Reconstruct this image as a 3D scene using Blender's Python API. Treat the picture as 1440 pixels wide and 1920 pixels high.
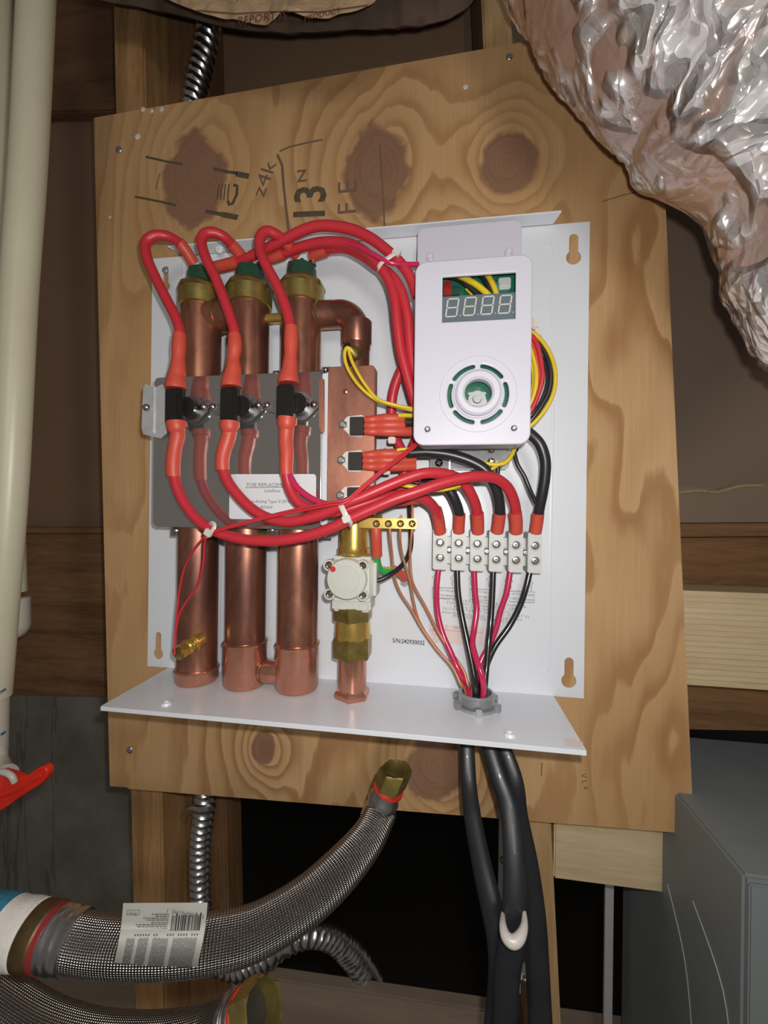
import bpy, bmesh, math, random
from mathutils import Vector, Matrix, noise
random.seed(4)
for o in list(bpy.data.objects): bpy.data.objects.remove(o)
SC = bpy.context.scene; COL = SC.collection; PI = math.pi

# ------------------------------------------------------------------ camera
CAM = Vector((0.0888, -0.3876, -0.0488)); FPX = 760.0
RM = Matrix.Rotation(0.1441, 3, 'Z') @ Matrix.Rotation(-0.0007, 3, 'X') @ Matrix.Rotation(-0.0124, 3, 'Y')
def ray(u, v): return RM @ Vector(((u-720)/FPX, 1.0, -(v-960)/FPX))
def P(u, v, y):
    """point of the pixel ray on the plane at y millimetres from the board face (negative = towards camera)"""
    d = ray(u, v); return CAM + d*((y/1000.0-CAM.y)/d.y)
def PZ(u, v, z):
    d = ray(u, v); return CAM + d*((z-CAM.z)/d.z)
def mm(px, u, v, y):
    """length in metres that px pixels cover at this place"""
    q = RM.transposed() @ (P(u, v, y)-CAM); return px/FPX*q.y
cd = bpy.data.cameras.new('camera'); cam = bpy.data.objects.new('camera', cd); COL.objects.link(cam)
cd.sensor_fit = 'VERTICAL'; cd.sensor_height = 36; cd.sensor_width = 27; cd.lens = 36*FPX/1920; cd.clip_start = .01; cd.clip_end = 30
cm = Matrix((( RM[0][0], RM[0][2], -RM[0][1], CAM.x), (RM[1][0], RM[1][2], -RM[1][1], CAM.y), (RM[2][0], RM[2][2], -RM[2][1], CAM.z), (0,0,0,1)))
cam.matrix_world = cm; SC.camera = cam

# ------------------------------------------------------------------ world and lights
w = bpy.data.worlds.new('world'); SC.world = w; w.use_nodes = True
w.node_tree.nodes['Background'].inputs[0].default_value = (.62, .55, .50, 1); w.node_tree.nodes['Background'].inputs[1].default_value = .17
def light(name, typ, loc, energy, color, size, target=None):
    l = bpy.data.lights.new(name, typ); l.energy = energy; l.color = color
    if typ == 'AREA': l.size = size
    else: l.shadow_soft_size = size
    o = bpy.data.objects.new(name, l); o.location = loc; COL.objects.link(o)
    if target is not None: o.rotation_euler = (Vector(target)-Vector(loc)).to_track_quat('-Z', 'Y').to_euler()
    return o
light('phone_flash', 'POINT', CAM+Vector((.014, .002, .022)), 3.8, (1, .97, .93), .005)
light('fill_light', 'AREA', (.30, -1.35, .16), 3.2, (1, .93, .84), .30, (.05, 0, .0))  # soft fill added behind the camera to even out the flash falloff
vs = SC.view_settings; SC.display_settings.display_device = 'sRGB'
vs.view_transform = 'Standard'; vs.look = 'None'; vs.gamma = 1; vs.use_curve_mapping = False; vs.exposure = 0.0

# ------------------------------------------------------------------ materials
class NT:
    def __init__(s, name):
        s.m = bpy.data.materials.new(name); s.m.use_nodes = True; s.t = s.m.node_tree; s.b = s.t.nodes['Principled BSDF']
    def n(s, typ, **k):
        x = s.t.nodes.new(typ)
        for a, v in k.items(): setattr(x, a, v)
        return x
    def put(s, sock, v):
        if isinstance(v, bpy.types.NodeSocket): s.t.links.new(v, sock)
        elif isinstance(v, tuple) and len(v) == 3 and sock.type == 'RGBA': sock.default_value = (*v, 1)
        else: sock.default_value = v
    def math(s, op, a, b=0.0, c=0.0, clamp=False):
        x = s.n('ShaderNodeMath', operation=op, use_clamp=clamp)
        for i, v in enumerate((a, b, c)): s.put(x.inputs[i], v)
        return x.outputs[0]
    def noise(s, vec, scale, detail=3, rough=.5, dist=0):
        x = s.n('ShaderNodeTexNoise'); s.put(x.inputs['Vector'], vec); x.inputs['Scale'].default_value = scale
        x.inputs['Detail'].default_value = detail; x.inputs['Roughness'].default_value = rough; x.inputs['Distortion'].default_value = dist
        return x.outputs['Fac']
    def map(s, vec, sc=(1,1,1), rot=(0,0,0)):
        x = s.n('ShaderNodeMapping'); s.put(x.inputs[0], vec); x.inputs['Scale'].default_value = sc; x.inputs['Rotation'].default_value = rot
        return x.outputs[0]
    def ramp(s, fac, stops, mode='LINEAR'):
        x = s.n('ShaderNodeValToRGB'); s.put(x.inputs[0], fac); e = x.color_ramp.elements; x.color_ramp.interpolation = mode
        while len(e) < len(stops): e.new(.5)
        for i, (p, c) in enumerate(stops):
            e[i].position = p; e[i].color = (*c, 1) if isinstance(c, tuple) else (c, c, c, 1)
        return x.outputs[0]
    def mix(s, f, a, b, typ='MIX'):
        x = s.n('ShaderNodeMix', data_type='RGBA', blend_type=typ); s.put(x.inputs[0], f); s.put(x.inputs[6], a); s.put(x.inputs[7], b)
        return x.outputs[2]
    def pos(s): return s.n('ShaderNodeNewGeometry').outputs['Position']
    def obj(s): return s.n('ShaderNodeTexCoord').outputs['Object']
    def uv(s): return s.n('ShaderNodeTexCoord').outputs['UV']
    def bump(s, h, strength=.3, dist=.001):
        x = s.n('ShaderNodeBump'); x.inputs['Strength'].default_value = strength; x.inputs['Distance'].default_value = dist
        s.put(x.inputs['Height'], h); s.t.links.new(x.outputs[0], s.b.inputs['Normal'])
    def set(s, **k):
        for a, v in k.items():
            s.put(s.b.inputs[{'color':'Base Color','rough':'Roughness','metal':'Metallic','spec':'Specular IOR Level','coat':'Coat Weight','trans':'Transmission Weight','alpha':'Alpha','ior':'IOR'}[a]], v)
        return s.m
def plain(name, col, rough=.5, metal=0, var=.06, scale=60, bump=0, spec=.5, coat=0):
    t = NT(name); p = t.obj(); f = t.noise(p, scale, 4, .6)
    c = t.mix(f, tuple(x*(1-var*2) for x in col), tuple(min(1, x*(1+var*2)) for x in col))
    if bump: t.bump(t.noise(p, scale*8, 3), bump, .0005)
    return t.set(color=c, rough=rough, metal=metal, spec=spec, coat=coat)
M = {}
M['white'] = plain('white_enamel', (.74, .78, .84), .32, 0, .01, 30, .05)
M['whiteplastic'] = plain('white_plastic', (.63, .625, .715), .33, 0, .008, 20)
M['cream'] = plain('cream_plastic', (.58, .60, .54), .45, 0, .02)
M['nylon'] = plain('grey_white_nylon', (.60, .62, .60), .42, 0, .02)
M['tie'] = plain('clear_nylon', (.66, .62, .58), .3, 0, .03)
M['red'] = plain('red_silicone', (.54, .030, .045), .38, 0, .05, 200, .1)
M['shrink'] = plain('orange_red_heat_shrink', (.60, .080, .050), .44, 0, .06, 150, .15)
M['magenta'] = plain('magenta_red_insulation', (.56, .025, .095), .22, 0, .03, coat=.3)
M['black'] = plain('black_insulation', (.022, .023, .026), .33, 0, .05)
M['blackgloss'] = plain('glossy_black_insulation', (.02, .02, .022), .2, 0, .05, coat=.4)
M['yellow'] = plain('yellow_insulation', (.70, .52, .03), .35, 0, .04)
M['bakelite'] = plain('black_bakelite', (.014, .013, .012), .25, 0, .1, coat=.3)
M['ink'] = plain('black_ink', (.03, .03, .03), .6)
M['labelink'] = plain('grey_label_ink', (.13, .13, .13), .6)
M['faint'] = plain('faint_pencil', (.16, .10, .06), .8)
M['stamp'] = plain('green_black_stamp_ink', (.085, .07, .04), .8, 0, .4, 300)
M['redink'] = plain('pale_red_ink', (.62, .25, .22), .6)
M['bagink'] = plain('maroon_ink', (.10, .03, .02), .8)
M['paper'] = plain('white_label_paper', (.72, .76, .80), .45, 0, .01)
M['labelclear'] = plain('translucent_label', (.73, .76, .81), .18, 0, .01)
M['pinklabel'] = plain('pale_pink_label', (.75, .66, .64), .4, 0, .02)
M['pcb'] = plain('green_circuit_board', (.01, .13, .075), .4, 0, .2, 300)
M['lcd'] = plain('blue_grey_display_face', (.12, .16, .19), .35)
M['segment'] = plain('unlit_segment', (.55, .56, .47), .5)
M['dark'] = plain('dark_recess', (.02, .018, .015), .7)
M['redpart'] = plain('dark_red_component', (.30, .015, .015), .4)
M['greencap'] = plain('green_insulator', (.012, .065, .040), .45, 0, .25, 200, .2)
M['steel'] = plain('bright_screw_steel', (.62, .60, .58), .22, 1, .08)
M['galv'] = plain('galvanised_steel', (.55, .56, .57), .30, 1, .15, 90, .2)
M['galvdark'] = plain('satin_aluminium', (.40,.40,.40), .34, .9, .1, 60, .1)
M['galvbright'] = plain('bright_zinc_sheet', (.62,.64,.66), .3, .45, .12, 70, .2)
M['greymetal'] = plain('grey_cast_zinc', (.36, .38, .40), .38, .5, .08, 120, .2)
M['whitetape'] = plain('white_thread_tape', (.68, .66, .62), .6, 0, .1, 120, .6)
M['bluetape'] = plain('blue_tape', (.03, .20, .32), .5, 0, .3, 90, .5)
M['pvc'] = plain('cream_pvc', (.50, .48, .35), .38, 0, .05, 25, .05)
M['coupling'] = plain('white_pvc', (.48, .46, .41), .4, 0, .04, 40)
M['blueprimer'] = plain('blue_primer_stain', (.03, .16, .26), .4)
M['handle'] = plain('red_plastic_handle', (.66, .022, .008), .42, 0, .1, 60, .1)
M['rubberred'] = plain('red_washer', (.60, .03, .025), .4)
M['cabinet'] = plain('grey_painted_steel', (.19, .215, .22), .5, 0, .06, 20, .1)
M['strip'] = plain('pale_grey_strip', (.42, .42, .42), .6)
M['cablejacket'] = plain('black_cable_jacket', (.014, .016, .020), .40, 0, .3, 60, .1, coat=.1)
M['clear'] = None
t = NT('clear_plastic'); M['clear'] = t.set(color=(.86,.86,.88), rough=.08, trans=.75, ior=1.3)
t = NT('green_yellow_insulation'); uv = t.uv(); sx = t.n('ShaderNodeSeparateXYZ'); t.put(sx.inputs[0], uv)
f = t.math('GREATER_THAN', t.math('SINE', t.math('MULTIPLY_ADD', sx.outputs[0], 2*PI, 2.2)), .1); M['greenyellow'] = t.set(color=t.mix(f, (.70,.50,.03), (.02,.36,.08)), rough=.35)

def copper(name, c1, c2, rough, sc=9):
    t = NT(name); p = t.pos(); f = t.noise(t.map(p, (1,1,.45)), sc*3, 5, .65, .6); g = t.noise(p, 260, 2)
    c = t.mix(t.ramp(f, [(.36, 0.0), (.62, 1.0)]), c1, c2); c = t.mix(t.math('MULTIPLY', g, .35), c, (.30,.17,.13))
    r = t.math('MULTIPLY_ADD', f, -.10, rough+.06); t.bump(g, .06, .0004)
    return t.set(color=c, rough=r, metal=.86)
M['copper'] = copper('oxidised_copper', (.56,.25,.155), (.27,.115,.09), .33)
M['copperbright'] = copper('bright_copper', (.80,.39,.27), (.60,.26,.18), .26)
M['copperplate'] = copper('copper_plate', (.60,.27,.18), (.40,.17,.125), .42)
M['copperwire'] = plain('bare_copper_wire', (.62,.27,.14), .48, .5, .06)
def brass(name, c1, c2, rough):
    t = NT(name); p = t.pos(); f = t.noise(p, 90, 4, .6)
    return t.set(color=t.mix(t.ramp(f, [(.3, 0.0), (.7, 1.0)]), c1, c2), rough=rough, metal=.85)
M['brass'] = brass('yellow_brass', (.86,.62,.18), (.66,.46,.12), .28)
M['brassold'] = brass('aged_brass', (.42,.33,.11), (.26,.19,.06), .38)
M['brassring'] = brass('stained_brass', (.52,.42,.12), (.32,.26,.10), .36)
t = NT('polished_stainless'); p = t.pos(); g = t.noise(t.map(p, (1,1,12)), 60, 3)
t.bump(t.noise(p, 14, 2), .10, .004); M['darkred'] = plain('dark_red_washer', (.26,.02,.025), .5); M['brassbrown'] = brass('brown_aged_brass', (.26,.17,.08), (.14,.09,.04), .45)
M['mirror'] = t.set(color=(.74,.72,.70), rough=t.math('MULTIPLY_ADD', g, .10, .05), metal=.93)
t = NT('braided_steel'); sx = t.n('ShaderNodeSeparateXYZ'); t.put(sx.inputs[0], t.uv())
a = t.math('SINE', t.math('MULTIPLY', t.math('ADD', t.math('MULTIPLY', sx.outputs[0], 34), sx.outputs[1]), 2*PI))
b = t.math('SINE', t.math('MULTIPLY', t.math('SUBTRACT', t.math('MULTIPLY', sx.outputs[0], 34), sx.outputs[1]), 2*PI))
h = t.math('MULTIPLY', a, b); t.bump(h, .8, .0006)
M['braid'] = t.set(color=t.ramp(h, [(.0, (.20,.19,.18)), (.6, (.62,.60,.58))]), rough=.27, metal=1.0)

# plywood face: contour bands of a height field that swells at the knots
KN = [(365,338,.036,.052,1.0), (705,325,.034,.046,.8), (950,306,.026,.031,.9), (495,1404,.014,.018,.6), (815,1437,.030,.034,.9)]
t = NT('plywood_face'); p = t.pos(); sx = t.n('ShaderNodeSeparateXYZ'); t.put(sx.inputs[0], p); X, Z = sx.outputs[0], sx.outputs[2]
wn = t.noise(t.map(p, (3.6, 1, 1.5)), 1.0, 3, .5); wn2 = t.noise(t.map(p, (11, 1, 3.2)), 1.0, 3, .55)
wn3 = t.noise(t.map(p, (34, 1, 7)), 1.0, 3, .6)
h = t.math('ADD', t.math('MULTIPLY', X, 16.0), t.math('MULTIPLY', wn, 15.0)); h = t.math('ADD', h, t.math('MULTIPLY', wn2, 3.4)); h = t.math('ADD', h, t.math('MULTIPLY', wn3, .9))
mask = None; inner = None; wob = t.math('MULTIPLY', t.math('SUBTRACT', t.noise(p, 22, 4, .6), .5), 1.1)
for (u, v, rx, rz, amp) in KN:
    k = P(u, v, 0)
    dx = t.math('DIVIDE', t.math('SUBTRACT', X, k.x), rx); dz = t.math('DIVIDE', t.math('SUBTRACT', Z, k.z), rz)
    r2 = t.math('ADD', t.math('MULTIPLY', dx, dx), t.math('MULTIPLY', dz, dz))
    r = t.math('SQRT', r2)
    h = t.math('ADD', h, t.math('MULTIPLY', t.math('EXPONENT', t.math('MULTIPLY', r2, -.30)), 7.0*amp))
    mk = t.math('SUBTRACT', 1.0, t.math('MULTIPLY', t.math('SUBTRACT', t.math('ADD', r, wob), .86), 7.0), clamp=True)
    mask = mk if mask is None else t.math('MAXIMUM', mask, mk)
    rr = t.math('MULTIPLY', r, mk); inner = rr if inner is None else t.math('ADD', inner, rr)
fr = t.math('FRACT', h)
band = t.ramp(fr, [(0, 0.0), (.45, .25), (.80, 1.0), (.93, .9), (1, 0.0)])
fib = t.noise(t.map(p, (420, 60, 9)), 1.0, 4, .7); blot = t.noise(t.map(p, (5, 1, 3)), 1.0, 4, .6)
base = t.mix(t.ramp(blot, [(.33, 0.0), (.68, 1.0)]), (.50,.300,.130), (.61,.40,.205))
c = t.mix(t.math('MULTIPLY', band, t.math('MULTIPLY_ADD', t.ramp(t.noise(t.map(p, (6, 1, 2.5)), 1.0, 3), [(.36, 0.0), (.62, 1.0)]), .62, .16)), base, (.30,.135,.048))
c = t.mix(t.math('MULTIPLY', t.math('SUBTRACT', fib, .30, clamp=True), .75), c, (.33,.18,.08))
ring = t.ramp(t.math('FRACT', t.math('MULTIPLY', t.math('ADD', inner, t.math('MULTIPLY', wob, .35)), 6.0)), [(0, 0.0), (.6, .35), (.85, 1.0), (1, 0.0)])
kc = t.mix(t.math('MULTIPLY', ring, .35), (.225,.115,.078), (.13,.065,.045))
c = t.mix(t.math('MULTIPLY', mask, .85), c, kc)
t.bump(t.math('ADD', fib, t.math('MULTIPLY', band, .4)), .22, .0008); M['ply'] = t.set(color=c, rough=.62, spec=.3)

def lumber(name, light_c, dark_c, axis, freq=70, rough=.7, bump=.3):
    t = NT(name); p = t.pos(); sc = {'z': (1, 1, .06), 'x': (.06, 1, 1)}[axis]; q = t.map(p, sc)
    n1 = t.noise(q, freq, 4, .6, .4); n2 = t.noise(t.map(p, tuple(1.0 if a < 1 else 9.0 for a in sc)), 34, 4, .7)
    blo = t.noise(p, 9, 3)
    f = t.math('ADD', t.math('MULTIPLY', n1, .6), t.math('MULTIPLY', n2, .4))
    c = t.mix(t.ramp(f, [(.36, 0.0), (.64, 1.0)]), dark_c, light_c); c = t.mix(t.math('MULTIPLY', blo, .35), c, dark_c)
    t.bump(f, bump, .0015); return t.set(color=c, rough=rough, spec=.25)
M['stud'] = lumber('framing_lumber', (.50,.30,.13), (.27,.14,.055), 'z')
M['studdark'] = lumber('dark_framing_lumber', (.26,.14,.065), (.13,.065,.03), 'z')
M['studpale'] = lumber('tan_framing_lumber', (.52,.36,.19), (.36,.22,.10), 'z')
M['rim'] = lumber('brown_rim_lumber', (.24,.125,.055), (.10,.05,.022), 'x', 50)
M['block'] = lumber('pale_new_lumber', (.66,.54,.36), (.50,.38,.22), 'x', 60)
M['ledge'] = lumber('grey_brown_board', (.29,.235,.175), (.22,.17,.125), 'x', 30)
M['header'] = lumber('dark_header_lumber', (.17,.09,.045), (.09,.045,.022), 'x', 30)
M['edge'] = lumber('plywood_edge', (.45,.30,.15), (.22,.12,.05), 'z', 30)
t = NT('brown_kraft_facing'); p = t.pos(); f = t.noise(p, 7, 4, .6); g = t.noise(p, 400, 2)
t.bump(g, .2, .0004); M['kraft'] = t.set(color=t.mix(f, (.15,.088,.055), (.20,.125,.08)), rough=.8, spec=.2)
t = NT('greyish_kraft_facing'); p = t.pos(); f = t.noise(p, 7, 4, .6); g = t.noise(p, 400, 2)
t.bump(g, .2, .0004); M['kraftgrey'] = t.set(color=t.mix(f, (.19,.135,.10), (.235,.175,.13)), rough=.8, spec=.2)
t = NT('lighter_kraft_facing'); p = t.pos(); f = t.noise(p, 9, 4, .6)
M['kraftlight'] = t.set(color=t.mix(f, (.25,.15,.09), (.33,.21,.13)), rough=.8, spec=.2)
t = NT('grey_concrete'); p = t.pos(); f = t.noise(p, 11, 5, .65); q = t.map(p, (5, 5, .7))
cr = t.ramp(t.math('ABSOLUTE', t.math('SUBTRACT', t.noise(q, 1.7, 5, .62, .4), .5)), [(0, 1.0), (.006, .5), (.012, 0.0)])
c = t.mix(t.ramp(f, [(.35, 0.0), (.65, 1.0)]), (.115,.105,.085), (.175,.165,.14)); t.bump(f, .4, .003)
M['concrete'] = t.set(color=t.mix(t.math('MULTIPLY', cr, .6), c, (.045,.035,.025)), rough=.9)
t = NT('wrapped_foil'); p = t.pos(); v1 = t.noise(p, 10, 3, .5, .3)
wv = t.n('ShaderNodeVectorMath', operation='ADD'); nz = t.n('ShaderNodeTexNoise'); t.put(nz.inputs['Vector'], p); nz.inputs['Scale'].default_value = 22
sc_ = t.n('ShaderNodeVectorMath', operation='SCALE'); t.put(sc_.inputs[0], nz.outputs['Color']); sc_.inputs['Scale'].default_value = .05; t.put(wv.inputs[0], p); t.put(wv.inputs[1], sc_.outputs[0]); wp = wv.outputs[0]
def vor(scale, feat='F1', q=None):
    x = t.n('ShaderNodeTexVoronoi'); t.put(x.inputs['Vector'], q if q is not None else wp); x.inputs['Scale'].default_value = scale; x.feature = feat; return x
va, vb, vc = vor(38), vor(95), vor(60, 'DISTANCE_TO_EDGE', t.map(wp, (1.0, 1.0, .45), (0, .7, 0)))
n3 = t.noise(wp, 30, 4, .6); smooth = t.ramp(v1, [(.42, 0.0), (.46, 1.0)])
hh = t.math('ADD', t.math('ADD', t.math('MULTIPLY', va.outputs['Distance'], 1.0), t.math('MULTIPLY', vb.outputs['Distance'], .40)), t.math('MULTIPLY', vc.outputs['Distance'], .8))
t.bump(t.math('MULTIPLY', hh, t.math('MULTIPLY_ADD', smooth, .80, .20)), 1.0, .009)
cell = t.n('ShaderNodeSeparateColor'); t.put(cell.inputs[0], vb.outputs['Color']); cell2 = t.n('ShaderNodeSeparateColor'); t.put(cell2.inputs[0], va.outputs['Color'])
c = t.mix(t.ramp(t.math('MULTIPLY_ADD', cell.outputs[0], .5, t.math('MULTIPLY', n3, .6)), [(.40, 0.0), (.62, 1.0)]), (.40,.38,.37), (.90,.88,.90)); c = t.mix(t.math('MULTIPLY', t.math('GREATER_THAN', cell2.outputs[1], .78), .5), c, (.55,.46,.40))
c = t.mix(smooth, (.46,.32,.26), c)  # brown surroundings mirrored in the foil, painted into its smoother patches
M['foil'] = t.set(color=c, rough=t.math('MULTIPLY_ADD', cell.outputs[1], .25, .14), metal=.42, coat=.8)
t = NT('crumpled_kraft_bag'); p = t.pos(); f = t.noise(p, 30, 4, .6); t.bump(t.noise(p, 45, 4, .6, 1.5), .8, .004)
M['bag'] = t.set(color=t.mix(f, (.30,.20,.11), (.44,.31,.18)), rough=.6)

# ------------------------------------------------------------------ object helpers
def base_of(parent):
    loc = Vector((0,0,0))
    while parent is not None: loc += parent.location; parent = parent.parent
    return loc
def link(name, me, mat, parent=None, origin=None, smooth=True, label=None, kind=None):
    """mesh made in world coordinates -> object whose origin is its parent's (or origin)"""
    o = bpy.data.objects.new(name, me); COL.objects.link(o)
    b = base_of(parent) if parent is not None else Vector(origin if origin is not None else (0,0,0))
    me.transform(Matrix.Translation(-b))
    if parent is not None: o.parent = parent
    else: o.location = b
    if mat is not None: me.materials.clear(); me.materials.append(M[mat] if isinstance(mat, str) else mat)
    if smooth:
        for pl in me.polygons: pl.use_smooth = True
        bm = bmesh.new(); bm.from_mesh(me)
        for e in bm.edges:
            if len(e.link_faces) == 2 and e.calc_face_angle(0) > .70: e.smooth = False
        bm.to_mesh(me); bm.free()
    if label: o['label'] = label
    if kind: o['kind'] = kind
    return o
def thing(name, label, cat, loc, group=None):
    o = bpy.data.objects.new(name, None); COL.objects.link(o); o.location = loc; o.empty_display_size = .02
    o['label'] = label; o['category'] = cat
    if group: o['group'] = group
    return o
def tag(o, label, cat, group=None):
    o['label'] = label; o['category'] = cat
    if group: o['group'] = group
    return o
def mesh(verts, faces, uvs=None):
    me = bpy.data.meshes.new('m'); me.from_pydata([tuple(v) for v in verts], [], faces)
    if uvs:
        l = me.uv_layers.new(name='UVMap')
        for i, lp in enumerate(me.loops): pass
        k = 0
        for fi, f in enumerate(faces):
            for j in range(len(f)): l.data[k].uv = uvs[fi][j]; k += 1
    me.update(); return me
def join(ms):
    bm = bmesh.new()
    for m in ms: bm.from_mesh(m)
    me = bpy.data.meshes.new('m'); bm.to_mesh(me); bm.free(); return me
def bevel(me, w, seg=2, ang=.7):
    bm = bmesh.new(); bm.from_mesh(me)
    ed = [e for e in bm.edges if len(e.link_faces) == 2 and e.calc_face_angle(0) > ang]
    bmesh.ops.bevel(bm, geom=ed, offset=w, segments=seg, affect='EDGES', clamp_overlap=True); bm.to_mesh(me); bm.free(); return me
def PX(p):
    q = RM.transposed() @ (Vector(p)-CAM); return (720+FPX*q.x/q.y, 960-FPX*q.z/q.y)
def box(x0, x1, y0, y1, z0, z1, bv=0):
    v = [(x, y, z) for x in (x0, x1) for y in (y0, y1) for z in (z0, z1)]
    me = mesh(v, [(0,1,3,2), (4,6,7,5), (0,4,5,1), (2,3,7,6), (0,2,6,4), (1,5,7,3)])
    return bevel(me, bv) if bv else me
def prism(front, dy, bv=0):
    """front: list of Vectors (a polygon facing -y); extruded dy metres along +y"""
    n = len(front); v = [Vector(p) for p in front] + [Vector(p)+Vector((0, dy, 0)) for p in front]
    f = [tuple(range(n)), tuple(range(2*n-1, n-1, -1))] + [(i, i+n, (i+1) % n+n, (i+1) % n) for i in range(n)]
    me = mesh(v, f); bm = bmesh.new(); bm.from_mesh(me); bmesh.ops.recalc_face_normals(bm, faces=bm.faces); bm.to_mesh(me); bm.free()
    return bevel(me, bv) if bv else me
def quad(pts, y, dy, bv=0): return prism([P(u, v, y) for u, v in pts], dy, bv)
def bx(u0, v0, u1, v1, y, dy, bv=0):
    """axis-aligned box from two pixel corners at front depth y (mm), dy metres deep"""
    a, b = P(u0, v0, y), P(u1, v1, y); return box(min(a.x,b.x), max(a.x,b.x), a.y, a.y+dy, min(a.z,b.z), max(a.z,b.z), bv)
def plate(loops, y, th, bv=0):
    """flat plate with holes; loops of (x,z) world metres; front at y (m), th thick towards +y"""
    cu = bpy.data.curves.new('c', 'CURVE'); cu.dimensions = '2D'; cu.fill_mode = 'BOTH'; cu.extrude = th/2-bv; cu.bevel_depth = bv; cu.bevel_resolution = 2
    cu.offset = -bv
    for L in loops:
        s = cu.splines.new('POLY'); s.points.add(len(L)-1); s.use_cyclic_u = True
        for i, (x, z) in enumerate(L): s.points[i].co = (x, z, 0, 1)
    o = bpy.data.objects.new('c', cu); COL.objects.link(o); dg = bpy.context.evaluated_depsgraph_get()
    me = bpy.data.meshes.new_from_object(o.evaluated_get(dg)); bpy.data.objects.remove(o); me.materials.clear()
    me.transform(Matrix.Translation((0, y+th/2, 0)) @ Matrix.Rotation(PI/2, 4, 'X')); return me
def rrect(x0, x1, z0, z1, r, n=5):
    out = []
    for cx, cz, a0 in ((x1-r, z1-r, 0), (x0+r, z1-r, 90), (x0+r, z0+r, 180), (x1-r, z0+r, 270)):
        for i in range(n+1):
            a = math.radians(a0+90*i/n); out.append((cx+r*math.cos(a), cz+r*math.sin(a)))
    return out
def circ(x, z, r, n=24): return [(x+r*math.cos(2*PI*i/n), z+r*math.sin(2*PI*i/n)) for i in range(n)]
def arcslot(x, z, r0, r1, a0, a1, n=10):
    o = [(x+r1*math.cos(math.radians(a0+(a1-a0)*i/n)), z+r1*math.sin(math.radians(a0+(a1-a0)*i/n))) for i in range(n+1)]
    rm, hw = (r0+r1)/2, (r1-r0)/2
    def cap(a, sgn):
        a = math.radians(a); cx, cz = x+rm*math.cos(a), z+rm*math.sin(a)
        return [(cx+hw*math.cos(a+sgn*PI*k/5), cz+hw*math.sin(a+sgn*PI*k/5)) for k in range(1, 5)]
    i_ = [(x+r0*math.cos(math.radians(a1-(a1-a0)*i/n)), z+r0*math.sin(math.radians(a1-(a1-a0)*i/n))) for i in range(n+1)]
    e = cap(a0, -1); e.reverse(); return o + cap(a1, 1) + i_ + e
def lathe(origin, axis, prof, n=28, ref=None, sides=None):
    """prof: (distance along axis, radius[, sides]) rings; capped"""
    ax = Vector(axis).normalized(); a = Vector(ref if ref else ((1,0,0) if abs(ax.x) < .8 else (0,0,1))); a = (a-ax*a.dot(ax)).normalized(); b = ax.cross(a)
    n = sides or n; v = []; f = []; off = PI/n if sides else 0
    for s, r in prof:
        for i in range(n):
            t_ = 2*PI*i/n+off; v.append(Vector(origin)+ax*s+(a*math.cos(t_)+b*math.sin(t_))*max(r, 1e-5))
    for k in range(len(prof)-1):
        for i in range(n): f.append((k*n+i, k*n+(i+1) % n, (k+1)*n+(i+1) % n, (k+1)*n+i))
    f.append(tuple(range(n-1, -1, -1))); f.append(tuple((len(prof)-1)*n+i for i in range(n)))
    return mesh(v, f)
def cyl(origin, axis, length, r, n=20, bv=0):
    return lathe(origin, axis, [(0, r-bv), (bv, r), (length-bv, r), (length, r-bv)] if bv else [(0, r), (length, r)], n)
def catmull(pts, seg):
    out = []; n = len(pts)
    for i in range(n-1):
        p0 = pts[max(i-1, 0)]; p1 = pts[i]; p2 = pts[i+1]; p3 = pts[min(i+2, n-1)]
        for k in range(seg):
            s = k/seg; out.append([.5*((2*b)+(-a+c)*s+(2*a-5*b+4*c-d)*s*s+(-a+3*b-3*c+d)*s**3) for a, b, c, d in zip(p0, p1, p2, p3)])
    out.append(list(pts[-1])); return out
def tube(pts, r, n=12, seg=5, ry=None, rfun=None, cap=True, vrep=None):
    """pts: world Vectors (optionally with radius factor as 4th); swept tube with uv"""
    q = [list(p)+([1.0] if len(p) == 3 else []) for p in pts]; c = catmull(q, seg); L = len(c)
    cs = [Vector(k[:3]) for k in c]; rs = [k[3] for k in c]
    v = []; f = []; uvs = []; a = None; dist = 0; D = []
    for i in range(L):
        tg = (cs[min(i+1, L-1)]-cs[max(i-1, 0)]).normalized()
        if ry is not None: a = tg.cross(Vector((0,1,0))).normalized()
        elif a is None:
            a = tg.orthogonal().normalized()
        a = (a-tg*a.dot(tg)).normalized(); b = tg.cross(a)
        if i: dist += (cs[i]-cs[i-1]).length
        D.append(dist)
        for j in range(n):
            th = 2*PI*j/n; rr = r*rs[i]; r2 = (ry if ry is not None else r)*rs[i]
            if rfun: k = rfun(dist, th); rr *= k; r2 *= k
            v.append(cs[i]+a*(rr*math.cos(th))+b*(r2*math.sin(th)))
    vr = vrep or (2*PI*r)
    for i in range(L-1):
        for j in range(n):
            f.append((i*n+j, i*n+(j+1) % n, (i+1)*n+(j+1) % n, (i+1)*n+j))
            u0, u1, v0, v1 = j/n, (j+1)/n, D[i]/vr, D[i+1]/vr; uvs.append([(u0, v0), (u1, v0), (u1, v1), (u0, v1)])
    if cap:
        f.append(tuple(range(n-1, -1, -1))); uvs.append([(0, 0)]*n); f.append(tuple((L-1)*n+i for i in range(n))); uvs.append([(0, 0)]*n)
    return mesh(v, f, uvs)
def W(pts, r, mat, parent, name='wire', label=None, n=12, seg=5, **k):
    """wire through pixels (u, v, depth mm[, radius factor])"""
    return link(name, tube([tuple(P(*q[:3]))+((q[3],) if len(q) > 3 else ()) for q in pts], r, n, seg, **k), mat, parent, label=label)
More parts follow.
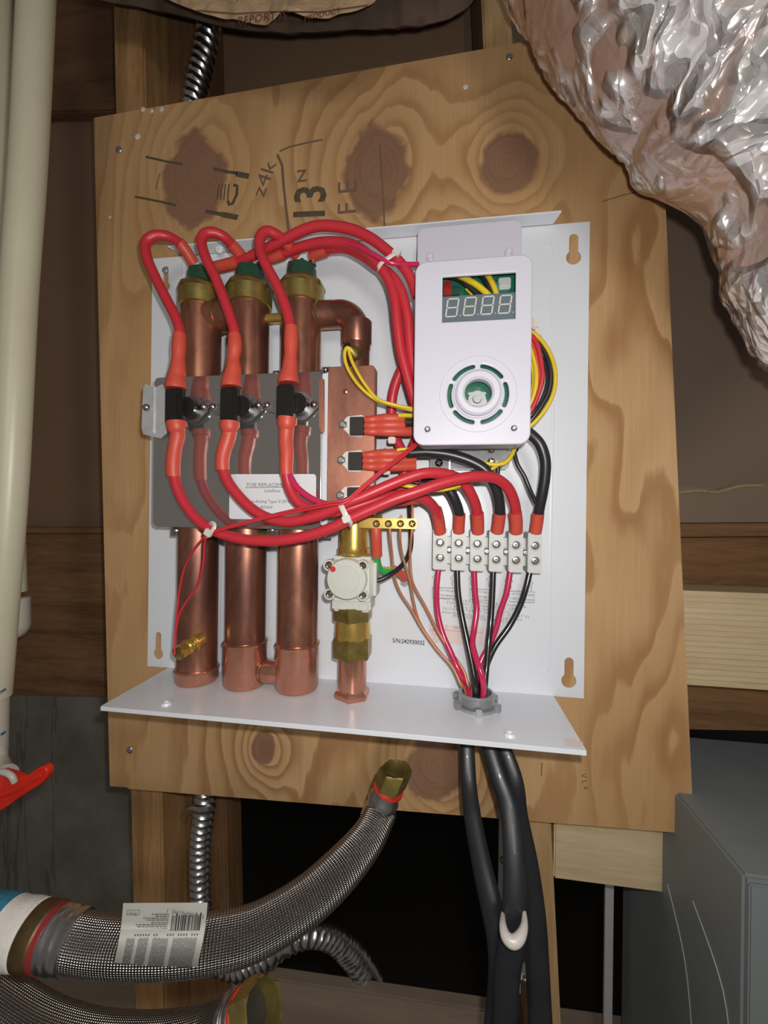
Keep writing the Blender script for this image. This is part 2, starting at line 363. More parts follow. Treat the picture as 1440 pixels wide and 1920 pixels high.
def text(s, u, v, y, wpx, mat, parent, name='lettering', rot=0, hscale=1.0, label=None, lift=.0002, bold=0, spacing=1.0):
    """flat print centred on a pixel, wpx pixels wide, at depth y (mm)"""
    cu = bpy.data.curves.new('t', 'FONT'); cu.body = s; cu.size = 1; cu.align_x = 'CENTER'; cu.align_y = 'CENTER'; cu.extrude = 0; cu.offset = bold; cu.space_character = spacing; cu.resolution_u = 2
    o = bpy.data.objects.new('t', cu); COL.objects.link(o); dg = bpy.context.evaluated_depsgraph_get()
    me = bpy.data.meshes.new_from_object(o.evaluated_get(dg)); bpy.data.objects.remove(o); me.materials.clear()
    xs = [q.co.x for q in me.vertices]; ys = [q.co.y for q in me.vertices]; wd = max(xs)-min(xs); cx = (max(xs)+min(xs))/2; cy = (max(ys)+min(ys))/2
    sc = mm(wpx, u, v, y)/wd
    me.transform(Matrix.Translation(P(u, v, y)-Vector((0, lift, 0))) @ Matrix.Rotation(math.radians(rot), 4, 'Y') @ Matrix.Rotation(PI/2, 4, 'X') @ Matrix.Diagonal((sc, sc*hscale, sc, 1)) @ Matrix.Translation((-cx, -cy, 0)))
    return link(name, me, mat, parent, smooth=False, label=label)
def stroke(pts, wpx, y, mat, parent, name='ink_line', label=None):
    """flat drawn line through pixels lying on the plane at depth y"""
    c = [P(u, v, y) for u, v in pts]; hw = mm(wpx, *pts[0], y)/2; v = []; f = []
    for i, p in enumerate(c):
        tg = (c[min(i+1, len(c)-1)]-c[max(i-1, 0)]).normalized(); nn = Vector((tg.z, 0, -tg.x))*hw
        v += [p+nn-Vector((0, .0002, 0)), p-nn-Vector((0, .0002, 0))]
    for i in range(len(c)-1): f.append((2*i, 2*i+1, 2*i+3, 2*i+2))
    return mesh(v, f) if name is None else link(name, mesh(v, f), mat, parent, smooth=False, label=label)
def screw(u, v, y, rpx, parent, mat='steel', name='screw', h=.0022, cross=True):
    """domed cross-head screw facing the viewer, its head rising h from depth y"""
    c = P(u, v, y); r = mm(rpx, u, v, y)
    ms = [lathe(c, (0,-1,0), [(0, r), (h*.35, r*.98), (h*.75, r*.78), (h, r*.45), (h*.82, r*.12)], 18)]
    if cross:
        for a in (.4, .4+PI/2):
            d = Vector((math.cos(a), 0, math.sin(a)))*r*.55; e = Vector((-math.sin(a), 0, math.cos(a)))*r*.10; o = c-Vector((0, h*1.0, 0))
            ms.append(mesh([o-d-e, o+d-e, o+d+e, o-d+e, o-d-e-Vector((0,-h*.3,0)), o+d-e-Vector((0,-h*.3,0)), o+d+e-Vector((0,-h*.3,0)), o-d+e-Vector((0,-h*.3,0))], [(0,1,2,3), (0,4,5,1), (1,5,6,2), (2,6,7,3), (3,7,4,0)]))
    return link(name, join(ms), mat, parent)
def structure(name, me, mat): o = link(name, me, mat, None, smooth=False, origin=sum((v.co for v in me.vertices), Vector())/len(me.vertices)); o['kind'] = 'structure'; return o

# ------------------------------------------------------------------ the setting behind the board
structure('wall_back', box(-1.3, 1.5, 1.3, 1.36, -1.6, 1.4), 'dark')
structure('wall_left', quad([(-420,1280),(310,1306),(310,2300),(-420,2300)], 165, .05), 'concrete')
structure('trim_1', quad([(-420,-180),(345,-180),(330,1010),(-420,1005)], 125, .012), 'kraft')
structure('trim_2', quad([(352,-160),(1700,-160),(1700,1010),(352,1010)], 125, .012), 'kraftgrey')
structure('ceiling', box(-1.3, 1.5, -.05, 1.3, .95, 1.0), 'header')
structure('floor', box(-1.3, 1.5, -.6, 1.3, -1.3, -1.25), 'dark')
o = tag(link('header_board', quad([(-420,-190),(345,-190),(345,205),(-420,222)], 109, .014, .002), 'header', None, origin=P(150,100,109)), 'dark brown horizontal header board at the upper left behind the conduit', 'lumber')
o = tag(link('backing_panel', quad([(341,-60),(868,-120),(870,92),(640,138),(420,178),(372,190),(366,92)], 100, .009, .001), 'kraftlight', None, origin=P(600,50,100)), 'light brown flat backing panel above the plywood, under the hanging batt', 'panel')

def stud(name, bot, top, y, dy, mat, label):
    """bot, top: (u0,u1,v) pixel edges of the face at two heights, extended to full height"""
    a0, a1 = P(bot[0], bot[2], y), P(bot[1], bot[2], y); b0, b1 = P(top[0], top[2], y), P(top[1], top[2], y)
    d = (b0-a0); dn = Vector((d.x/d.z, 0, 1)); zb, zt = -.85, .75; wd = Vector((.0375, 0, 0)) if a1 is None else Vector((a1.x-a0.x, 0, 0))
    q = lambda z: a0+dn*(z-a0.z)
    me = prism([q(zb), q(zb)+wd, q(zt)+wd, q(zt)], dy, .002)
    return tag(link(name, me, mat, None, origin=q(zb)+wd/2), label, 'lumber')
stud('wood_stud', (246,304,1600), (213,268,100), 19, .088, 'stud', 'narrow-faced brown stud behind the left side of the plywood')
a = P(304,1600,19); a.y = .058; a.x += .0015; b = P(268,100,19); b.y = .058; b.x += .0015
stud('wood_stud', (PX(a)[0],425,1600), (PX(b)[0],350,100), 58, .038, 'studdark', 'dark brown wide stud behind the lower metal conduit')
stud('wood_stud', (985,1042,1700), (905,985,50), 19, .088, 'studpale', 'tan stud behind the black cables and the right half of the plywood')
def plank(name, q, y, dy, mat, label): return tag(link(name, quad(q, y, dy, .0015), mat, None, origin=P(*q[0], y)), label, 'lumber')
plank('rim_board', [(-420,1000),(285,1001),(285,1308),(-420,1292)], 109, .038, 'rim', 'knotty dark brown horizontal board left of the plywood')
plank('rim_board', [(1050,1011),(1750,1004),(1750,1378),(1050,1364)], 60, .038, 'rim', 'brown horizontal board behind the pale ribbed block, right of plywood')
plank('wood_lip', [(-420,985),(285,990),(285,1000),(-420,999)], 101, .046, 'rim', 'thin dusty wooden lip on top of the left brown board')
plank('wood_lip', [(1050,983),(1750,980),(1750,1002.5),(1050,1009.5)], 52, .046, 'rim', 'thin wooden lip on top of the right brown board')
# pale ribbed block: planed ridges are real
a, b = P(1050,1104,20), P(1750,1112,20); zb = P(1300,1285,20).z
ms = []; nr = 17; ztop = P(1300,1108,20).z
for i in range(nr):
    z1 = ztop-(ztop-zb)*i/nr; z0 = ztop-(ztop-zb)*(i+1)/nr; ms.append(box(a.x, b.x, .020+(.0012 if i % 2 else 0), .058, z0, z1, .0006))
tag(link('cross_block', join(ms), 'block', None, origin=(a.x, .02, zb)), 'pale new ribbed wooden block right of the plywood at mid height', 'lumber')
plank('cross_block', [(1040,1520),(1290,1552),(1290,1681),(1038,1648)], 19, .038, 'block', 'pale short wooden block below the lower right of the plywood')
plank('ledge_board', [(-420,1775),(285,1806),(285,2200),(-420,2200)], 112, .018, 'ledge', 'grey-brown board at the bottom, left of the brown stud, behind the hoses')
a = P(425,1824,62); b = P(958,1902,62)
plank('ledge_board', [(430,1824),(958,1902),(962,2250),(440,2200)], 62, .014, 'ledge', 'grey-brown board between the two studs along the bottom edge')
plank('ledge_board', [(1046,1920),(1600,2000),(1600,2300),(1046,2300)], 112, .018, 'ledge', 'grey-brown board at the bottom, right of the tan stud')
# torn paper edge, strips and rods
o = tag(link('torn_paper', quad([(1255,915),(1300,912),(1345,918),(1380,908),(1440,905),(1600,900),(1600,995),(1430,992),(1360,994),(1262,996)], 96, .003), 'kraftgrey', None, origin=P(1350,950,96)), 'torn strip of brown kraft paper above the right brown board', 'paper')
me = join([tube([P(x, y, 94) for x, y in ((1262,925),(1310,920),(1345,923),(1385,912),(1430,910))], .0012, 6, 3, ry=.0006)])
link('torn_edge', me, 'bag', o)
o = tag(link('metal_rod', box(*(lambda a,b: (a.x,b.x))(P(1135,1700,90),P(1151,1700,90)), .09, .094, -.9, P(1140,1640,90).z, .0005), 'strip', None, origin=P(1142,1700,90)), 'thin pale grey vertical strip hanging below the pale block', 'strip')
o = tag(link('grey_strip', box(*(lambda a,b: (a.x,b.x))(P(935,1600,30),P(949,1600,30)), .03, .034, P(940,1700,30).z, P(940,1500,30).z, .0005), 'greymetal', None, origin=P(942,1600,30)), 'narrow dull grey metal strip between the black cables and the tan stud', 'strip')
c = P(943,1612,30); link('brass_screw', lathe(c, (0,-1,0), [(0,.0035),(.002,.003),(.003,.001)], 12), 'brassold', o)
# grey cabinet, lower right
A = P(1302,1466,18); Fr = P(1395,1641,-60)
x0 = PZ(1395,1641,A.z).x; ft = PZ(1395,1641,A.z)
cab = thing('metal_cabinet', 'grey painted metal cabinet at the lower right edge of the photo', 'cabinet', Vector((ft.x+.1, ft.y, -1.2)))
link('body', box(ft.x, ft.x+.40, ft.y, .10, -1.2, A.z, .002), 'cabinet', cab)
link('front_cover', box(ft.x+.002, ft.x+.39, ft.y-.0025, ft.y, -1.19, A.z-.004, .001), 'cabinet', cab)
for i, ps in enumerate((((.30,-.34),(.10,-.37),(.04,-.42)), ((.5,-.36),(.35,-.40),(.28,-.46)), ((.4,-.56),(.3,-.58),(.2,-.62)))):
    pts = [Vector((ft.x-.0004, ft.y+(.10-ft.y)*q[0], q[1]-.02)) for q in ps]; link('scratch', tube(pts, .0004, 5, 5), 'strip', cab)

# ------------------------------------------------------------------ plywood board
bc = [P(175,220,0), P(1233,33,0), P(1302,1565,0), P(205,1475,0)]
ply = thing('plywood_board', 'knotty plywood board with stamped ink marks, carrying the open water heater', 'board', (bc[2]+bc[3])/2+Vector((0,.009,0)))
me = prism([bc[0], bc[1], bc[2], P(240,1480,0), P(238,1477,0), P(205,1475,0)], .0175, .0006)
link('panel', me, 'ply', ply, smooth=False)
for i in range(4):
    y0 = .0022+i*.0042
    e0, e1 = bc[1], bc[2]
    me = prism([e0+Vector((.0001,y0,0)), e0+Vector((.0008,y0,0)), e1+Vector((.0008,y0,0)), e1+Vector((.0001,y0,0))], .0019); link('ply_layer', me, 'edge', ply)
for u, v in ((223,281),(243,1406),(955,107)): screw(u, v, 0, 6.5, ply, 'galv', 'screw', .0015)
screw(310, 507, -1, 6.5, ply, 'greymetal', 'screw', .002)
# stamped and pencilled marks
S = lambda pts, w, m='stamp', l=None: stroke(pts, w, 0, m, ply, 'ink_line', l)
S([(273,294),(312,303),(342,308)], 4); S([(400,316),(425,322),(445,325)], 6); S([(443,326),(467,331)], 10)
S([(253,369),(300,378),(330,385)], 4); S([(385,396),(415,402)], 7); S([(415,402),(446,408)], 10)
S([(438,347),(445,349),(444,365),(436,382),(430,384),(427,376)], 6)
for x in (411,417,423,430): S([(x,345),(x-2,360),(x-3,375)], 2.4)
S([(520,290),(529,310),(532,350),(537,397),(542,440)], 5, 'faint'); S([(524,284),(545,275),(580,267),(605,262)], 3, 'faint'); S([(712,270),(716,330),(719,380),(721,428)], 3.4, 'faint')
S([(1130,378),(1165,367),(1205,357)], 2, 'faint'); S([(292,355),(300,325)], 2, 'faint')
text('13', 581, 378, 0, 57, 'stamp', ply, 'ink_stamp', -87, 1.15, bold=.02); text('z4k', 495, 335, 0, 68, 'faint', ply, 'pencil_mark', -68, .8); text('z', 566, 330, 0, 20, 'faint', ply, 'pencil_mark', 0)
text('F E', 651, 370, 0, 60, 'faint', ply, 'ink_stamp', -90, 1.0)
text('V L 4', 1096, 1465, 0, 30, 'faint', ply, 'pencil_mark', 80); S([(1016,1430),(1015,1455)], 1.8, 'faint')
for u, v, r in ((258,256,6),(873,163,5),(206,407,3)):
    c = P(u, v, 0); link('paint_speck', lathe(c, (0,-1,0), [(0, mm(r,u,v,0)), (.0004, mm(r*.6,u,v,0))], 7), 'whitetape', ply)
# the small specks of the torn top fibres
for u, v, r in ((268,205,5),(285,208,4),(303,205,5)):
    c = P(u, v, 0); link('paint_speck', lathe(c, (0,-1,0), [(0, mm(r,u,v,0)), (.0004, mm(r*.5,u,v,0))], 6), 'whitetape', ply)

# ------------------------------------------------------------------ water heater
H = thing('tankless_water_heater', 'open electric tankless water heater with copper tubes, red wires and white metal back', 'water heater', (0, -.002, -.214))
def xz(u, v, y): p = P(u, v, y); return (p.x, p.z)
PF = -2.0   # back plate front face, mm
BL, BR_, TL, TR = (-.216,-.214), (.216,-.214), (-.216,.2135), (.216,.2135)
def keyhole(u, vt, vb, rpx):
    x, zt = xz(u, vt, PF); _, zb = xz(u, vb, PF); r = mm(rpx, u, vb, PF); s = r*.60
    out = []
    for i in range(9): a = PI-PI*i/8; out.append((x+s*math.cos(a), zt-s+s*math.sin(a)))
    for i in range(17): a = math.radians(53-286*i/16); out.append((x+r*math.cos(a), zb+r+r*math.sin(a)))
    return out
outer = [BL, BR_, TR, TL]
holes = [keyhole(1076,438,496,13.5), keyhole(1067,1233,1290,13.5), keyhole(297,1185,1236,10), keyhole(311,499,546,9)]
bp = link('back_plate', plate([outer]+holes, PF/1000, .0014), 'white', H, smooth=False)
# pressed ridge round the raised field of the plate
def ridge(pts, r=.0016): return tube([P(u, v, PF)+Vector((0,.0004,0)) for u, v in pts], r, 8, 4, ry=.0010)
link('pressed_ridge', join([ridge([(1014,464),(1026,461),(1035,472),(1036,520)]), ridge([(1036,520),(1036,800),(1031,1100),(1030,1235)]), ridge([(1030,1235),(1026,1256),(1012,1262)])]), 'white', bp)
link('pressed_ridge', ridge([(344,492),(341,560)]), 'white', bp); link('pressed_ridge', ridge([(331,1000),(328,1100),(326,1236)]), 'white', bp)
# top lip and bottom shelf
a, b = P(350,486,PF), P(1036,418,PF)
zt = .2135; xl, xr = a.x, b.x
me = mesh([(xl,-.0034,zt-.0005),(xr,-.0034,zt-.0005),(xr+.004,-.0155,zt+.0012),(xl-.012,-.0155,zt+.0012)]+[(xl,-.0034,zt+.0009),(xr,-.0034,zt+.0009),(xr+.004,-.0155,zt+.0026),(xl-.012,-.0155,zt+.0026)], [(3,2,1,0),(4,5,6,7),(0,1,5,4),(1,2,6,5),(2,3,7,6),(3,0,4,7)])
link('top_lip', me, 'white', H, smooth=False)
screw(411,468,-9,8,H,'white','screw',.002)
sf = [PZ(317,1250,-.2135), PZ(1039,1301,-.2135), PZ(1097,1411.5,-.2135), PZ(190.5,1325,-.2135)]
xa, xb = -.191, .190; yf = -.0873
def bush_c(): return PZ(893,1322,-.2135)
BC = bush_c()
me = plate([[(xa, 0), (xb, 0), (xb, yf), (xa, yf)], circ(BC.x, BC.y, .0155, 28)], 0, .0013)   # made upright, laid flat
me.transform(Matrix.Translation((0,0,-.2148)) @ Matrix(((1,0,0,0),(0,0,1,0),(0,-1,0,0),(0,0,0,1))) if False else Matrix.Identity(4))
for q in me.vertices: q.co = Vector((q.co.x, q.co.z, -.2148+q.co.y))
me.flip_normals()
shelf = link('bottom_shelf', me, 'white', H, smooth=False)
link('front_fold', box(xa, xb, yf-.0005, yf+.0012, -.2172, -.2137, .0003), 'white', shelf)
for u, v in ((312,1321),(956,1379)):
    c = PZ(u, v, -.2135); link('raised_hole', lathe(c-Vector((0,0,.0002)), (0,0,1), [(0,.0045),(.0012,.0040),(.0024,.0034),(.0024,.0022),(.0008,.0020)], 18), 'white', shelf)
c = PZ(1074,1393,-.2135); link('paint_smudge', mesh([c+Vector((x,y,.0003)) for x,y in ((-.006,-.004),(.004,-.0045),(.0075,.001),(.003,.006),(-.005,.005))], [(0,1,2,3,4)]), 'pinklabel', shelf)
# thin corner notch bits of the plate bottom and a small stud with nut
c = P(759,1091,PF); link('earth_nut', lathe(c, (0,-1,0), [(0,.0045),(.0025,.0045),(.0025,.0024),(.006,.0022)], sides=6), 'galv', H)

# ---- copper tubes
TY, TR_ = -.0285, .0182
def tubepart(x, ztop, zbot, name='heating_tube', label=None):
    t_ = link(name, lathe((x,TY,zbot), (0,0,1), [(0,TR_-.001),(.001,TR_),(ztop-zbot,TR_)], 40), 'copper', H, label=label); return t_
def zpx(u, v, y=-46): return P(u, v, y).z
tx = [-.1425, -.0935, -.0425]
z_ring = [zpx(376,560), zpx(467,556), zpx(566,553)]
TB = []
for i, x in enumerate(tx):
    zb = -.2095
    t_ = tubepart(x, z_ring[i]+.002, zb, label=['left heating tube with closed flat base', 'middle heating tube', 'right heating tube joined to the elbow'][i]); TB.append(t_)
    zr = z_ring[i]-.001
    link('brass_ring', lathe((x,TY,zr), (0,0,1), [(0,TR_+.0008),(.0006,TR_+.0022),(.015,TR_+.0025),(.0165,TR_+.0005)], 40), 'brassring', t_)
    link('flare_nut', lathe((x,TY,zr+.0155), (0,0,1), [(0,TR_+.0035),(.003,TR_+.0035),(.0085,TR_-.003)], sides=8), 'brassold', t_)
    link('insulator_cap', bevel(lathe((x,TY,zr+.0235), (0,0,1), [(0,TR_-.0045),(.012,TR_-.005),(.0145,TR_-.008)], sides=8), .0008, 2), 'greencap', t_)
    top = Vector((x, TY, zr+.038))
    link('terminal_post', join([lathe(top, (0,0,1), [(0,.004),(.003,.004),(.003,.002),(.006,.0018)], sides=6), lathe(top+Vector((-.010,0,-.001)), (0,0,1), [(0,.0035),(.004,.0035)], 14), lathe(top+Vector((.010,0,-.001)), (0,0,1), [(0,.0035),(.004,.0035)], 14)]), 'steel', t_)
# bottom fittings
def sleeve(x, z0, z1, rr, parent, lip=True):
    pr = [(0, rr-.0035), (.0012, rr-.001), (.003, rr), (z1-z0-.003, rr), (z1-z0-.0015, rr+.0008), (z1-z0, rr-.0002)]
    return link('end_sleeve', lathe((x,TY,z0), (0,0,1), pr, 40), 'copperbright', parent)
sleeve(tx[0], -.2128, zpx(373,1264), TR_+.0013, TB[0]); sleeve(tx[1], -.2128, zpx(465,1212), TR_+.0014, TB[1]); sleeve(tx[2], -.2128, zpx(562,1216), TR_+.0014, TB[2])
for x, v, u in ((tx[0],1268,373),(tx[1],1215,465),(tx[2],1219,562)): link('solder_line', lathe((x,TY,zpx(u,v)), (0,0,1), [(0,TR_+.0016),(.0006,TR_+.0022),(.0014,TR_+.0008)], 40), 'brassold', TB[tx.index(x)])
def cross(v, u, r, x0, x1, mat, y=TY): return link('cross_pipe', cyl((x0,y,zpx(u,v,y*1000)), (1,0,0), x1-x0, r, 28), mat, H)
cross(594, 421, .0150, tx[0], tx[1], 'copper'); cp = cross(594, 421, .0158, tx[0], tx[0]+.0195, 'copper'); cross(1258, 506, .0108, tx[1], tx[2], 'copperbright')
cross(597, 517, .0045, tx[1], tx[2], 'brass'); cross(1008, 514, .0085, tx[1], tx[2], 'brassold')
cross(590, 622, .0123, tx[2], tx[2]+.03, 'copper')
for x, z, r in ((tx[0]+.0172, zpx(421,594,-28), .0162), (tx[2]+.0165, zpx(612,590,-28), .0136), (tx[1]+.0185, zpx(500,1258,-28), .0118)):
    link('solder_line', lathe((x,TY,z), (1,0,0), [(0,r),(.0008,r+.0002),(.0016,r-.001)], 28), 'brassold', H)
# elbow and outlet pipe down to the brass block
zel = zpx(640,590,-28); px4 = .0105; zdn = zpx(668,645,-33)
el = link('elbow_pipe', tube([(tx[2]+.012,TY,zel), (-.012,TY,zel), (-.003,TY-.001,zel-.0008), (.0045,TY-.002,zel-.0055), (.0088,TY-.003,zel-.013), (px4,TY-.003,zel-.022), (px4,TY-.003,zel-.034)], .0123, 28, 6), 'copper', H)
link('elbow_sleeve', lathe((px4,TY-.003,zel-.030), (0,0,1), [(0,.0128),(.0012,.0134),(.020,.0134),(.021,.0125)], 32), 'copper', el)
link('outlet_pipe', cyl((px4,TY-.003,-.055), (0,0,1), zel-.03+.055, .0118, 32), 'copper', H)
c = P(664,664,-42); ax = Vector((-.35,-.9,.25))
sn = link('temperature_sensor', join([lathe(c+ax*-.004, ax, [(0,.0075),(.005,.0075)], sides=6), lathe(c+ax*.001, ax, [(0,.0052),(.001,.0058),(.002,.0052),(.003,.0058),(.004,.0052),(.005,.0058),(.006,.0050),(.010,.0045),(.010,.003)], 18)]), 'brassold', H, label='small brass temperature sensor on the outlet pipe')
link('sensor_tip', lathe(c+ax*.0095, ax, [(0,.0042),(.002,.0038),(.0022,.001)], 16), 'bakelite', sn)
# lower brass sensor, left tube
c = P(366,1204,-45); e = P(333,1226,-62); ax = (e-c).normalized(); L = (e-c).length
s2 = link('temperature_sensor', join([lathe(c-ax*.006, ax, [(0,.0080),(.0075,.0080),(.008,.0065)], 20), lathe(c+ax*.001, ax, [(0,.0068),(.0015,.0072),(.003,.0066),(.0045,.0072),(.0065,.0066),(.0075,.0072),(.009,.0066)], 20), lathe(c+ax*.009, ax, [(0,.0068),(.008,.0068)], sides=6)]), 'brass', H, label='brass sensor fitting low on the left tube')
link('sensor_tip', lathe(c+ax*.017, ax, [(0,.0062),(.002,.0062),(.003,.004)], 18), 'brassold', s2)

# ---- mirror cover plate over the tubes
CY = -52
cpl = link('cover_plate', plate([rrect(P(290,712,CY).x, P(604,700,CY).x, P(400,988,CY).z, P(400,704,CY).z, .004)], CY/1000, .0016, .0003), 'mirror', H, label='mirror-polished steel cover plate')
q0, q1 = P(290,712,CY), P(604,700,CY); z0, z1 = P(400,988,CY).z, P(400,704,CY).z
link('bottom_fold', box(q0.x+.003, q1.x-.001, CY/1000+.0002, CY/1000+.010, z0-.0008, z0+.0012, .0004), 'mirror', cpl)
link('left_fold', box(q0.x-.0006, q0.x+.001, CY/1000+.0002, CY/1000+.012, z0+.004, z1-.004, .0004), 'mirror', cpl)
link('side_flange', quad([(597,712),(606,709),(606,806),(602,812),(598,800)], -56, .0045, .0004), 'copperplate', cpl)
link('side_bracket', bx(605,700,613,985,-44,.040,.0004), 'white', H)
tab = link('lifting_tab', quad([(268,728),(272,720),(291,726),(304,720),(313,732),(312,812),(300,822),(268,814),(265,802)], -60, .0012, .0003), 'galvbright', cpl, label='shiny folded steel tab on the left edge')
link('tab_fold', box(P(288,728,-60).x, P(291,728,-60).x, -.0615, -.0595, P(288,812,-60).z, P(288,722,-60).z, .0004), 'galvbright', tab)
def scr(u, v, y, r, par, h=.003):
    c = P(u, v, y); rr = mm(r, u, v, y); return link('screw', lathe(c, (0,-1,0), [(0,rr),(h*.3,rr*.97),(h*.7,rr*.72),(h,rr*.2)], 18), 'steel', par)
scr(275,764,-61,7,tab)
for u in (303,382,399,485,501,589): scr(u, {303:766,382:763,399:763,485:760,501:760,589:759}[u], -55.5, 7.5, cpl)
for u, v in ((331,995),(511,994),(611,1000)):
    k = link('foot_bracket', quad([(u-11,v-11),(u+12,v-11),(u+12,v+10),(u-11,v+10)], -38, .0015, .0003), 'galv', cpl); scr(u-1, v, -38, 8, k)
for u, v in ((421,702),(519,700),(611,693)):
    k = link('head_bracket', quad([(u-8,v-5),(u+9,v-6),(u+9,v+12),(u-8,v+12)], -40, .0015, .0003), 'galv', cpl); scr(u, v+1, -40, 6, k)
# label on the cover plate
LY = -52.25
fl = link('fuse_label', plate([rrect(P(430,930,LY).x, P(592,930,LY).x, P(500,974,LY).z, P(500,889,LY).z, .0025)], LY/1000, .0002), 'paper', cpl, smooth=False)
for s, u, v, wd in (('FUSE REPLACEMENT KIT', 512, 909, 104), ('Littelfuse', 511, 920, 31), ('Fast-Acting Type 312P/318P', 510, 941, 96), ('P/N 0312.187HXP', 484, 951, 58)):
    me = text(s, u, v, LY, wd, 'labelink', fl, 'lettering', 0) if False else text(s, u, v, LY, wd, 'labelink', cpl, 'label_lettering', 0)
stroke([(460,914.5),(564,913)], 1, LY-.1, 'labelink', cpl, 'label_underline')

# ---- three thermostats in front of the cover
for i, (u, v) in enumerate(((349,764), (452,762), (557,757))):
    c = P(u, v, -63); c.y = -.056
    th = link('thermostat', lathe(c, (0,-1,0), [(0,.0088),(.0085,.0088),(.0092,.0082),(.0092,.0050),(.0086,.0048)], 34), 'bakelite', H, label=['left', 'middle', 'right'][i]+' black thermostat switch')
    e0, e1 = (P(303,766,-56).x, P(382,763,-56).x) if i == 0 else (P(399,763,-56).x, P(485,760,-56).x) if i == 1 else (P(501,760,-56).x, P(589,759,-56).x)
    pts = [Vector((c.x+.0122*math.cos(math.radians(a)), -.0558, c.z+.0122*math.sin(math.radians(a)))) for a in range(55, 130, 8)]
    pts += [Vector((e0-.0035*math.sin(math.radians(a)), -.0558, c.z+.0035*math.cos(math.radians(a)))) for a in range(20, 165, 24)]
    pts += [Vector((c.x+.0122*math.cos(math.radians(a)), -.0558, c.z+.0122*math.sin(math.radians(a)))) for a in range(232, 310, 8)]
    pts += [Vector((e1+.0035*math.sin(math.radians(a)), -.0558, c.z+.0035*math.cos(math.radians(a)))) for a in range(160, 15, -24)]
    link('mounting_ring', prism(pts, .0011), 'galvdark', th)
    bu = u-23; lv = v-2
    b0 = P(bu-14, v-35, -69); b1 = P(bu+17, v+31, -69)
    link('switch_body', join([box(b0.x, b1.x, -.0715, -.0645, b1.z, b0.z, .0012), box(b0.x+.0015, b1.x-.0035, -.0728, -.0710, b1.z+.003, b0.z-.003, .0006)]), 'bakelite', th)
    link('terminal_blades', join([box(b0.x+.004, b1.x-.004, -.067, -.0655, b0.z-.001, b0.z+.006), box(b0.x+.004, b1.x-.004, -.067, -.0655, b1.z-.006, b1.z+.001)]), 'steel', th)

# ---- thick red wires
RW = .0044
def redwire(pts, label, shr=()):
    wv = W(pts, RW, 'red', H, 'red_wire', label, 14, 6)
    for s in shr: W(s, RW*1.22, 'shrink', wv, 'heat_shrink', None, 14, 4)
    return wv
redwire([(362,493,-33),(343,462,-42),(326,449,-50),(309,442,-56),(287,443,-60),(273,457,-62),(276,484,-64),(290,517,-64),(312,561,-65),(329,594,-66),(337,622,-67),(336,660,-68),(334,712,-69)], 'red wire looping up to the left tube',
  [[(363,494,-32),(354,479,-37),(343,463,-42),(336,455,-45)], [(337,626,-67,1.0),(336,650,-67.5,1.12),(335,670,-68,1.03),(334,692,-68.5,1.25),(331,705,-69,1.35),(330,722,-69.5,1.6),(330,729,-69.5,1.62)]])
redwire([(455,482,-33),(434,458,-44),(418,443,-52),(398,436,-57),(383,440,-60),(378,457,-62),(387,486,-64),(404,521,-64),(420,561,-65),(433,598,-66),(440,625,-67),(438,664,-68),(437,712,-69)], 'red wire looping up to the middle tube',
  [[(457,485,-31),(445,471,-38),(432,457,-45)], [(440,628,-67,1.0),(441,650,-67.5,1.1),(438,672,-68,.95),(438,690,-68.5,1.2),(436,702,-69,1.3),(434,718,-69.5,1.55),(434,726,-69.5,1.58)]])
redwire([(554,475,-33),(534,453,-44),(518,440,-52),(501,434,-57),(489,443,-60),(487,467,-62),(497,494,-64),(518,533,-64),(534,572,-65),(543,605,-66),(547,622,-67),(544,670,-68),(544,705,-69)], 'red wire looping up to the right tube',
  [[(556,478,-31),(545,465,-38),(533,452,-45)], [(546,613,-67,1.0),(546,640,-67.5,1.1),(545,665,-68,1.0),(544,682,-68.5,1.15),(543,695,-69,1.25),(541,711,-69.5,1.55),(541,719,-69.5,1.58)]])
redwire([(332,800,-69),(333,818,-69),(327,845,-70),(325,872,-71),(327,893,-71),(334,920,-72),(350,950,-73),(372,976,-74),(403,996,-75),(444,1009,-76),(486,1014,-77),(530,1013,-78),(583,1003,-79),(628,987,-80),(662,970,-80),(700,953,-79),(740,936,-78),(785,921,-76),(832,905,-72),(885,894,-66),(925,896,-58),(950,912,-50),(963,938,-42),(968,965,-34),(967,998,-26)], 'red wire from the left thermostat sweeping to the fifth terminal',
  [[(331,791,-69.5,1.55),(332,803,-69.5,1.5),(333,806,-69,1.2),(333,820,-69,1.15),(328,842,-70,1.1),(325,872,-71,1.1),(326,894,-71,1.05)], [(966,960,-35),(968,978,-31),(968,998,-27)]])
redwire([(432,799,-69),(430,815,-69),(422,842,-70),(418,866,-71),(420,885,-71),(429,906,-72),(450,933,-73),(475,956,-74),(505,972,-75),(540,978,-76),(575,972,-77),(611,961,-78),(648,944,-79),(679,932,-78),(729,910,-75),(768,895,-72),(800,887,-69),(840,890,-62),(868,904,-54),(886,932,-46),(895,962,-36),(896,998,-26)], 'red wire from the middle thermostat to the third terminal',
  [[(431,791,-69.5,1.5),(431,802,-69.5,1.45),(431,806,-69,1.15),(428,822,-69,1.15),(420,846,-70,1.1),(417,866,-71,1.05),(418,882,-71,1.02)], [(895,962,-36),(896,980,-31),(896,998,-27)]])
